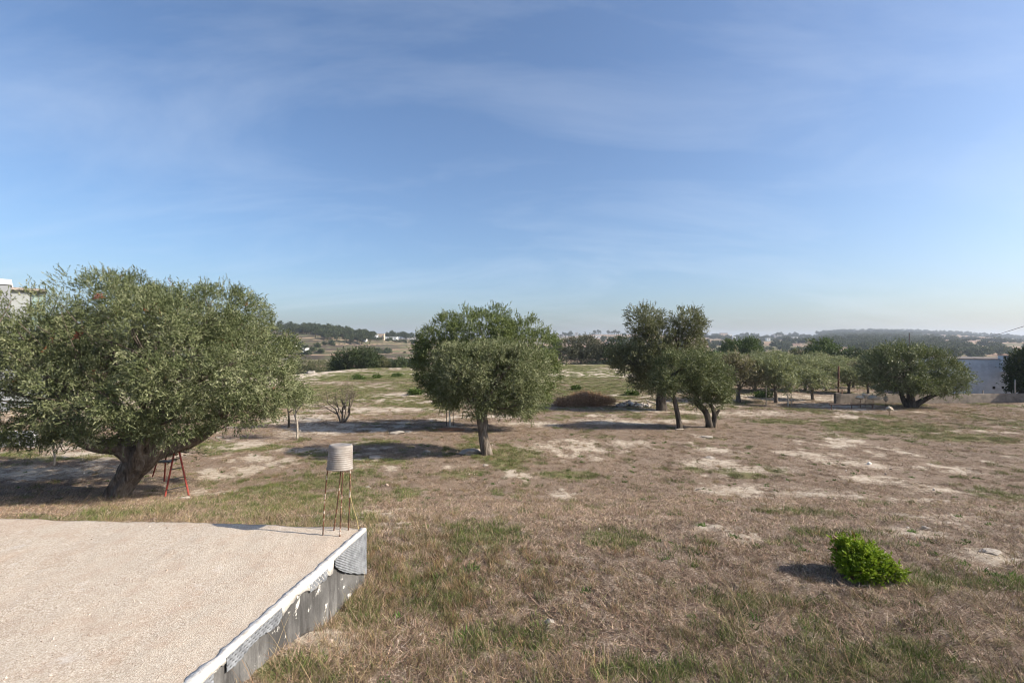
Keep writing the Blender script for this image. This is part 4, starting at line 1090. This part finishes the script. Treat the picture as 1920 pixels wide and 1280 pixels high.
m = MB(); zc_ = hh + .363; m.add([(cxp - .08, -.42, zc_), (cxp + .58, -.42, zc_), (cxp + .58, .38, zc_), (cxp - .08, .38, zc_), (cxp + .25, -.02, zc_ + .16)], [(0, 3, 2, 1), (0, 1, 4), (1, 2, 4), (2, 3, 4), (3, 0, 4)]); m.build('chimney_cap', M_TILE, o)
m = MB(); m.box(5.003, 5.5, .4, 1.2, hh - 1.1, hh + .1); m.build('buttress', M_LIME, house)
for x0, z0, w_, h_ in ((2.55, .55, .18, .22), (3.15, .6, .16, .2)):
    m = MB(); m.box(x0, x0 + w_, -.012, .05, z0, z0 + h_); m.build('wall_hole', M_DARKW, house)
# low wall
wl = G(1568, 756); wr = Vector((46.0, wl.y + 1.0, 0)); 
lw = empty('low_wall', wl, 'long low weathered concrete wall running to the right edge', 'wall', rz=math.atan2(1.0, 46 - wl.x))
ln = math.hypot(46 - wl.x, 1.0)
nseg = 90; xs = np.linspace(0, ln, nseg); top = .66 + .02 * (fbm(xs * .8, xs * 0, 3, 3) - .5)
V = []
for yy, zz in ((-.09, -.5 + 0 * xs), (-.09, top - .02), (-.07, top), (.07, top), (.09, top - .02), (.09, -.5 + 0 * xs)):
    V.append(np.stack([xs, np.full(nseg, yy), zz], -1))
V = np.concatenate(V); i, j = np.meshgrid(np.arange(5), np.arange(nseg - 1), indexing='ij'); A = i * nseg + j
obj('wall_body', mesh_np('wall_body', V, [np.stack([A, A + 1, A + nseg + 1, A + nseg], -1).reshape(-1, 4), np.array([[0, nseg, 5 * nseg, 5 * nseg], ])[:, :3]], [M_CONC]), lw)
m = MB(); m.box(-.1, .22, -.13, .13, -.5, .74); m.build('end_pier', M_CONC, lw)
# rusty post, pole, stakes
def upright(px, y0, y1, y, r, name, label, cat, mt, sides=8):
    x = (px - 960) / FPX * y; b = Vector((x, y, gz(x, y))); h = P(px, y0, y).z - b.z
    m = MB(); m.tube([(0, 0, -.3), (0, 0, h * .5), (.01, 0, h)], r, sides)
    o = m.build(name, mt, None, b, smooth=True); return tag(o, label, cat)
upright(1572, 686, 0, 36.5, .06, 'iron_post', 'rust brown iron post beside the pale low olive', 'post', plain('rust', (.12, .06, .04), .9, .3, 10))
upright(1579, 730, 0, 36.8, .05, 'iron_post', 'short rusty post right of the tall one', 'post', plain('rust_short', (.16, .10, .07), .9, .3, 10))
upright(1903, 712, 0, 35.6, .05, 'fence_post', 'grey wooden fence post before the dark tree at the right', 'post', M_STAKE)
upright(1843, 732, 0, 35.6, .04, 'fence_post', 'short fence post in front of the white house wall', 'post', M_STAKE)
up = upright(1705, 624, 0, 150, .16, 'utility_pole', 'dark utility pole rising behind the wide olive', 'pole', plain('pole_wood', (.06, .05, .045), .9))
# overhead cable from the pole past the house
m = MB(); p0 = P(1705, 640, 150); p1 = P(1812, 637, 90); p2 = P(1925, 610, 45); p3 = P(2100, 540, 34)
base = p0.copy()
m.tube(spline([tuple(q - base) for q in (p0, p1, p2, p3)], 40), .022, 5)
o = m.build('overhead_cable', plain('cable', (.05, .05, .05), .7), None, base); tag(o, 'thin dark overhead cable sagging in from the upper right', 'cable')
# rusty rail with pale lumps on rods before the wall
rb = G(1600, 766)
ra = empty('rusty_rail', rb, 'long low rusty rail on short legs before the wall', 'rail')
xa, xb = P(1555, 760, rb.y).x - rb.x, P(1640, 760, rb.y).x - rb.x
m = MB(); m.tube([(xa, 0, .28), ((xa + xb) / 2, .02, .27), (xb, .05, .28)], .04, 6); m.build('bar', plain('rail_rust', (.10, .065, .05), .9), ra)
for t in (.05, .5, .95):
    m = MB(); x = xa + (xb - xa) * t; m.tube([(x, 0.02, -.2), (x, 0.02, .25)], .025, 6); m.build('leg', plain('leg_rust', (.12, .07, .05), .9), ra)
M_FOAM = plain('pale_foam', (.50, .42, .32), .95, .3, 12, .1, .8, stain=(.25, .2, .15))
def lump_mesh(seed, rx, ry, rz, sub=3):
    import bmesh
    bm = bmesh.new(); bmesh.ops.create_icosphere(bm, subdivisions=sub, radius=1)
    co = np.array([v.co for v in bm.verts])
    k = fbm(co[:, 0] * 1.7 + seed, co[:, 1] * 1.7, seed, 3, z=co[:, 2] * 1.7)
    co = co * (0.25 + 1.5 * k)[:, None] * np.array([rx, ry, rz])
    me = bpy.data.meshes.new('lump'); bm.to_mesh(me); bm.free()
    me.vertices.foreach_set('co', co.astype(np.float32).ravel()); me.update(); return me
for k, (px, py, rx, rz, h, lab) in enumerate([(1613, 745, 7, 4, .75, 'leftmost pale lump on a thin rod before the low wall'), (1622, 741, 6, 5, .8, 'tallest pale lump on a rod, second from the left'),
      (1637, 745, 12, 4, .7, 'wide flat pale lump on a rod before the low wall'), (1661, 748, 4, 5, .55, 'small pale lump on a rod nearest the wide olive'), (1667, 766, 6, 4, .3, 'lone pale lump low in the grass by the wide olive')]):
    y = rb.y + .3 + .15 * k - (4.0 if k == 4 else 0); q = P(px, py, y); x = q.x; b = Vector((x, y, gz(x, y)))
    o = empty('pale_lump', b, lab, 'lump', 'pale lumps on rods before the low wall')
    me = lump_mesh(k + 3, rx / FPX * y, rx / FPX * y * .8, rz / FPX * y, 2); me.materials.append(M_FOAM)
    obj('lump', me, o, (0, 0, q.z - b.z))
    m = MB(); m.tube([(0, 0, -.1), (.01, 0, q.z - b.z)], .018, 5); m.build('rod', M_RUST, o)

# ------------------------------------------------------------------ brush pile, rubble, stones
b = G(1095, 760)
o = empty('brush_pile', b, 'long heap of red brown dead brush on the field', 'brush pile')
lobp = px_lobes(b, [(1075, 756, 34, 6, 0, 1.1), (1108, 753, 26, 9, .3, 1.2), (1095, 749, 18, 7, .3, 1.0), (1135, 757, 18, 5, .2, .9), (1052, 759, 18, 4, 0, .8)])
V, F, C = crown_np(lobp, 700, 7, 5, .24, .022, .30, 5, gap=-1, up=.25, inner=.4, spread=1.3)
V[:, 2] = np.maximum(V[:, 2], -.05)
obj('twigs', mesh_np('twigs', V, F, [M_BRUSH], C), o)
b = G(1190, 762)
o = empty('rubble_heap', b, 'heap of broken pale stones between brush pile and forked olive', 'rubble heap')
M_RUB = [plain('rubble_a', (.42, .38, .34), .95, .25, 5), plain('rubble_b', (.20, .165, .145), .95, .3, 5), plain('rubble_c', (.60, .55, .48), .95, .2, 5)]
g = np.random.default_rng(15)
lms = []
for k in range(6):
    me = lump_mesh(k + 20, 1, .8, .7, 1); me.materials.append(M_RUB[k % 3]); lms.append(me)
for k in range(64):
    t = g.uniform(0, 1); x = -1.25 + 2.3 * t; hgt = max(.05, .34 * (1 - abs(2 * t - .8)))
    s = g.uniform(.07, .17); q = obj('stone', lms[k % 6], o, (x, g.normal(0, .25), g.uniform(0, 1) ** .7 * hgt + .02))
    q.scale = (s, s, s); q.rotation_euler = tuple(g.uniform(0, 6.28, 3))
m = MB(); 
for k in range(9):
    t = k / 8; m.tube([(.85, .1, .5 - .05 * t), (1.0 + .8 * t, .1 - .1 * t, .12 + .12 * (1 - t))], .022, 5)
m.build('slats', plain('pale_slats', (.62, .55, .46), .9), o)
b = G(971, 772)
me = lump_mesh(33, .42, .35, .28, 3); me.materials.append(plain('orange_clay', (.42, .17, .07), .95, .3, 9, .1, .5))
o = obj('clay_heap', me, None, (b.x, b.y, b.z + .1)); tag(o, 'small orange clay heap glimpsed under the silvery olive', 'clay heap')
b = G(845, 806)
me = lump_mesh(35, .75, .4, .06, 3); me.materials.append(plain('red_mulch', (.24, .115, .06), .95, .3, 12, .1, .6))
o = obj('soil_mound', me, None, (b.x, b.y, b.z + .02)); tag(o, 'flat reddish soil mound round the whitewashed sapling', 'soil mound')
M_STONE = plain('limestone', (.33, .29, .245), .95, .18, 9, .15, .4)
STN = [(1030, 1168, 9, 6, 'small white stone among straw in the near foreground', 1), (1736, 991, 7, 4, 'pale stone lying right above the bright shrub', 2), (885, 850, 20, 9, 'pale rock at the foot of the silvery olive trunk', 3), (745, 812, 16, 3, 'flat pale slab on brown soil between the two shadows', 4),
       (705, 858, 14, 3, 'pale slab of stone in the left tree shadow', 5), (910, 873, 5, 3, 'tiny pale stone just in front of the silvery olive', 6), (345, 935, 9, 4, 'pale stone between the ladder\'s feet', 7), (690, 914, 5, 3, 'small pale stone right of the plastic bucket', 8),
       (1330, 858, 10, 2, 'flat pale stone in the bare patch before the leaning olives', 9), (1855, 1035, 16, 4, 'long pale stone right of the bright shrub', 10), (800, 848, 6, 4, 'pale stone at the tip of the silvery olive\'s shadow', 11), (583, 700, 10, 4, 'white debris at the far left field edge', 12), (1325, 820, 10, 3, 'small pale stone by the crooked olive trunk', 13)]
for px, py, rx, rz, lab, sd in STN:
    b = G(px, py); s = b.y / FPX
    me = lump_mesh(sd + 40, rx * s, rx * s * .75, rz * s, 2); me.materials.append(M_STONE)
    o = obj('stone', me, None, (b.x, b.y, b.z + rz * s * .25)); tag(o, lab, 'stone')
b = G(1312, 918); m = MB(); m.tube([(-.12, -.05, .02), (0, 0, .035), (.14, .05, .06)], [.016, .02, .014], 7, .3, 3)
o = m.build('white_stick', M_STONE, None, b, smooth=True); tag(o, 'short white stick lying on the pale bare patch', 'stick')
m = MB(); b = G(1276, 806); m.tube([(-.3, -.1, .04), (-.05, 0, .05), (.2, .1, .03)], [.03, .035, .02], 6, .3, 3)
o = m.build('fallen_branch', M_BARK_PALE, None, b, smooth=True); tag(o, 'pale fallen branch at the slim leaning olive\'s foot', 'branch')

# ------------------------------------------------------------------ modern house behind the big olive
M_GREYR = plain('grey_render', (.24, .25, .26), .85, .06, 1.2, .2, .05)
M_WHITER = plain('white_render', (.60, .60, .60), .8, .05, 1.5, .25, .05)
a = Mat('green_glass', .12, .6, (.22, .30, .28)); M_GLASS = a.m
hy = 31.0
x1 = P(19, 0, hy).x; b = Vector((x1, hy, gz(x1, hy)))
mh = empty('modern_house', b, 'modern grey and white house half hidden behind the big olive', 'house', rz=R(45))
zt = P(0, 534, hy).z - b.z; zc = P(0, 524, hy).z - b.z
m = MB(); m.box(-12, 0, 0, 9, -1, zt); m.build('wall', M_GREYR, mh)
m = MB(); m.box(-12.05, .06, -.08, 9.05, zt + .003, zc); m.build('coping', M_WHITER, mh)
zt2 = P(0, 545, hy + 2).z - b.z
m = MB(); m.box(.003, .9, 2, 9, -1, zt2); m.build('pier', plain('pale_pier', (.27, .285, .28), .8, .05, 1.5), mh)
m = MB(); m.box(-.05, 1.75, 1.7, 9, zt2 + .003, zt2 + .16); m.build('roof_slab', plain('terracotta_edge', (.30, .255, .23), .9), mh)
m = MB(); m.box(.903, 1.68, 2.3, 8.8, -1, zt2); m.build('side_wall', M_GREYR, mh)
for k in range(2):
    m = MB(); m.box(1.0 + k * .36, 1.31 + k * .36, 2.22, 2.296, zt2 - 2.6, zt2 - .2); w_ = m.build('window', M_GLASS, mh)
    m = MB(); m.box(.96 + k * .36, 1.0 + k * .36, 2.19, 2.29, zt2 - 2.6, zt2 - .2); m.build('mullion', plain('mullion', (.2, .22, .22), .5), w_)
b = G(20, 838); gw = MB(); gw.box(-3.2, .9, 0, .2, -.3, .55); gw.box(-3.25, .95, -.03, .23, .553, .60)
o = gw.build('garden_wall', M_WHITER, None, b); tag(o, 'low white garden wall glimpsed beneath the big olive at the left edge', 'garden wall')

# ------------------------------------------------------------------ far valley side: houses, woods, scrub
def H(px, py, d0=180.0):
    """first point of the far hillside seen at this pixel"""
    ds = np.linspace(d0, 2600, 2400); x = (px - 960) / FPX * ds
    z = ground_z(x, ds); yp = 640 - (z - CAMZ) / ds * FPX
    ok = np.nonzero(yp <= py)[0]
    k = ok[0] if len(ok) else int(np.argmin(yp))
    return Vector((x[k], ds[k], z[k]))
M_HW = plain('far_white_render', (.74, .73, .70), .9, .05, .5)
M_HO = plain('far_ochre_render', (.50, .38, .28), .9, .08, .5)
M_HG = plain('far_grey_render', (.45, .43, .41), .9, .08, .5)
M_WIN = plain('far_window', (.10, .12, .14), .3, .1)
def far_house(px0, px1, pyt, pyb, label, mt, rz=0.0, nw=3, cat='house', roof=None, name='far_house'):
    b = H((px0 + px1) / 2, pyb); s = b.y / FPX
    w = (px1 - px0) * s; h = max((pyb - pyt) * s, 2.2); dp = max(6.0, w * .5)
    o = empty(name, b, label, cat, rz=rz)
    m = MB(); m.box(-w / 2, w / 2, -dp / 2, dp / 2, -3, h); m.build('wall', mt, o)
    m = MB(); m.box(-w / 2 - .15, w / 2 + .15, -dp / 2 - .15, dp / 2 + .15, h + .003, h + .4); m.build('roof', roof or mt, o)
    for k in range(nw):
        x = -w / 2 + w * (k + .5) / nw; ww = min(.6, w / nw * .25)
        m = MB(); m.box(x - ww, x + ww, -dp / 2 - .05, -dp / 2 + .1, h * .35, h * .75); m.build('window', M_WIN, o)
    return o
far_house(688, 708, 628, 637.5, 'bright white block house on the ridge left of the middle', M_HW, .1, 3)
far_house(708, 721, 626.5, 636.5, 'ochre house joined to the bright white ridge house', M_HO, .1, 2)
far_house(714, 745, 632.5, 637.5, 'long low white annex right of the ochre house', M_HW, .05, 5)
far_house(764, 779, 628, 633, 'flat white shed at the ridge beside the green domed olive', M_HW, 0, 3)
far_house(663, 675, 626, 634, 'brownish house among the ridge pines', M_HO, 0, 2)
far_house(679, 687, 635.5, 639, 'tiny white hut below the ridge houses', M_HW, 0, 1)
far_house(544, 558, 650.5, 656, 'small whitish farm shed on the terraces near the big olive', M_HW, 0, 2)
far_house(571, 576, 657, 661, 'tiny white hut on the lower terraces', M_HW, 0, 1)
far_house(1030, 1062, 625, 631, 'pale town block on the skyline right of the green domed olive', M_HG, 0, 6)
far_house(1078, 1084, 623, 630, 'narrow pale tower block on the middle skyline', M_HG, 0, 1)
far_house(1112, 1126, 629, 634, 'low whitish house on the middle skyline', M_HW, 0, 2)
far_house(1364, 1372, 627, 632, 'white house on the skyline left among dark trees', M_HW, 0, 2)
far_house(1373, 1379, 631, 636, 'small white cube house below the skyline trees', M_HW, 0, 1)
far_house(1350, 1363, 623, 630, 'brown roofed house on the right skyline', M_HO, 0, 2, roof=M_TILE)
far_house(1436, 1443, 634, 639, 'white hut above the brown far field', M_HW, 0, 1)
far_house(1449, 1472, 627, 632, 'long greyish house on the right skyline', M_HG, 0, 4)
far_house(1484, 1495, 632, 637, 'bright white farm house in the right far fields', M_HW, 0, 2)
far_house(1512, 1526, 636, 642, 'cream ruined house left of the bright domed tree', M_HO, 0, 2)
far_house(1607, 1615, 632, 636, 'white house alone on the right far hill', M_HW, 0, 2)
far_house(1660, 1668, 630, 634, 'white house high on the right far hill', M_HW, 0, 2)
far_house(1680, 1692, 633, 637, 'pale pink house below the hilltop on the right', M_HO, 0, 2)

def far_tree_mesh(seed, pine, leafm):
    g = np.random.default_rng(seed)
    if pine: lobes = [(g.uniform(-1.6, 1.6), g.uniform(-1.6, 1.6), g.uniform(4, 6.5), g.uniform(1.5, 2.3), g.uniform(1.5, 2.3), g.uniform(1.1, 1.7)) for _ in range(6)]
    else: lobes = [(g.uniform(-1, 1), g.uniform(-1, 1), g.uniform(.6, 1.6), g.uniform(.9, 1.4), g.uniform(.9, 1.4), g.uniform(.7, 1.1)) for _ in range(5)]
    V, F, C = crown_np(lobes, 90, 5, 4, .55, .3, .6, seed, gap=.1, inner=.25)
    if pine:
        v, f = tube([(0, 0, -1), (0.1, 0, 2), (0, .1, 5)], [.25, .2, .12], 6)
        F = np.concatenate([F, f + len(V)]); V = np.concatenate([V, v]); C = np.concatenate([C, np.tile([[0.0, 0, .15]], (len(v), 1))])
    return mesh_np('far_tree', V, F, [leafm], C)
PINES = [far_tree_mesh(s, True, M_FAR) for s in (1, 2, 3, 4)]
SCRUB = [far_tree_mesh(s, False, M_FAR) for s in (5, 6, 7, 8)]
def wood(name, label, pix, src, smin, smax, seed):
    g = np.random.default_rng(seed)
    p = np.array(pix); m = len(p); z = ground_z(p[:, 0], p[:, 1]); s = g.uniform(smin, smax, m)
    scatter(name, label, np.stack([p[:, 0], p[:, 1], z - .3], -1), np.stack([0 * s, 0 * s, g.uniform(0, 6.28, m)], -1), np.stack([s, s, s * g.uniform(.8, 1.15, m)], -1), g.integers(0, 4, m), src)
g = np.random.default_rng(99)
pts = []
for _ in range(260):
    px = g.uniform(500, 700) if g.uniform() < .7 else g.uniform(590, 690); d = g.uniform(455, 505)
    if px > 590 and g.uniform() < .5: d = g.uniform(400, 480)
    pts.append(((px - 960) / FPX * d, d))
for _ in range(40):
    px = g.uniform(725, 790); d = g.uniform(560, 640); pts.append(((px - 960) / FPX * d, d))
wood('pine_wood', 'dark pine wood along the ridge left of the middle', pts, PINES, .75, 1.25, 3)
pts = []
for _ in range(5200):
    px = g.uniform(-100, 800); d = g.uniform(165, 520); x = (px - 960) / FPX * d
    if fbm(x * .02, d * .02, 5, 3) > .60 and g.uniform() < .4: pts.append((x, d))
wood('terrace_scrub', 'low scrub and small trees scattered over the terraces', pts, SCRUB, .5, 1.5, 4)
pts = []
for _ in range(9000):
    px = g.uniform(1000, 2050); d = 300 + 1550 * g.uniform() ** .7; x = (px - 960) / FPX * d
    dens = fbm(x * .006, d * .006, 15, 4); hill = 1.0 if px > 1540 else .2
    if dens > .55 - .07 * (hill > .5) and g.uniform() < .3 + .5 * hill: pts.append((x, d))
wood('hill_scrub', 'dark scrub and trees covering the far hills on the right', pts, SCRUB, 1.0, 2.6, 5)
pts = []
for _ in range(300):
    px = g.uniform(1020, 1540); d = np.interp(px, _pxn, _rd) * g.uniform(.93, 1.0); x = (px - 960) / FPX * d
    if fbm(np.array([px * .03]), np.array([.5]), 25, 3)[0] > .5: pts.append((x, d))
for _ in range(420):
    px = g.uniform(1530, 2000); d = np.interp(px, _pxn, _rd) * g.uniform(.95, 1.0); pts.append(((px - 960) / FPX * d, d))
wood('ridge_trees', 'far off trees lining the skyline ridge', pts, PINES, .9, 1.7, 6)
# valley trees close under the field edge
pts = []
for _ in range(700):
    px = g.uniform(300, 2100); d = g.uniform(150, 260); x = (px - 960) / FPX * d
    if fbm(x * .02, d * .02, 35, 3) > .56: pts.append((x, d))
wood('valley_scrub', 'bushes down in the valley beyond the field', pts, SCRUB, .8, 1.8, 7)

# ------------------------------------------------------------------ air
hz = MB(); hz.box(-3750, 3750, -3750, 3750, -60, 75)
hm = bpy.data.materials.new('haze'); hm.use_nodes = True; hm.node_tree.nodes.clear()
ho = hm.node_tree.nodes.new('ShaderNodeOutputMaterial'); pv = hm.node_tree.nodes.new('ShaderNodeVolumePrincipled')
pv.inputs['Color'].default_value = (.74, .84, 1.0, 1); pv.inputs['Density'].default_value = 0.00017; pv.inputs['Anisotropy'].default_value = 0.2
hm.node_tree.links.new(pv.outputs[0], ho.inputs['Volume'])
o = hz.build('haze', hm); tag(o, 'thin bluish haze filling the air', kind='stuff')
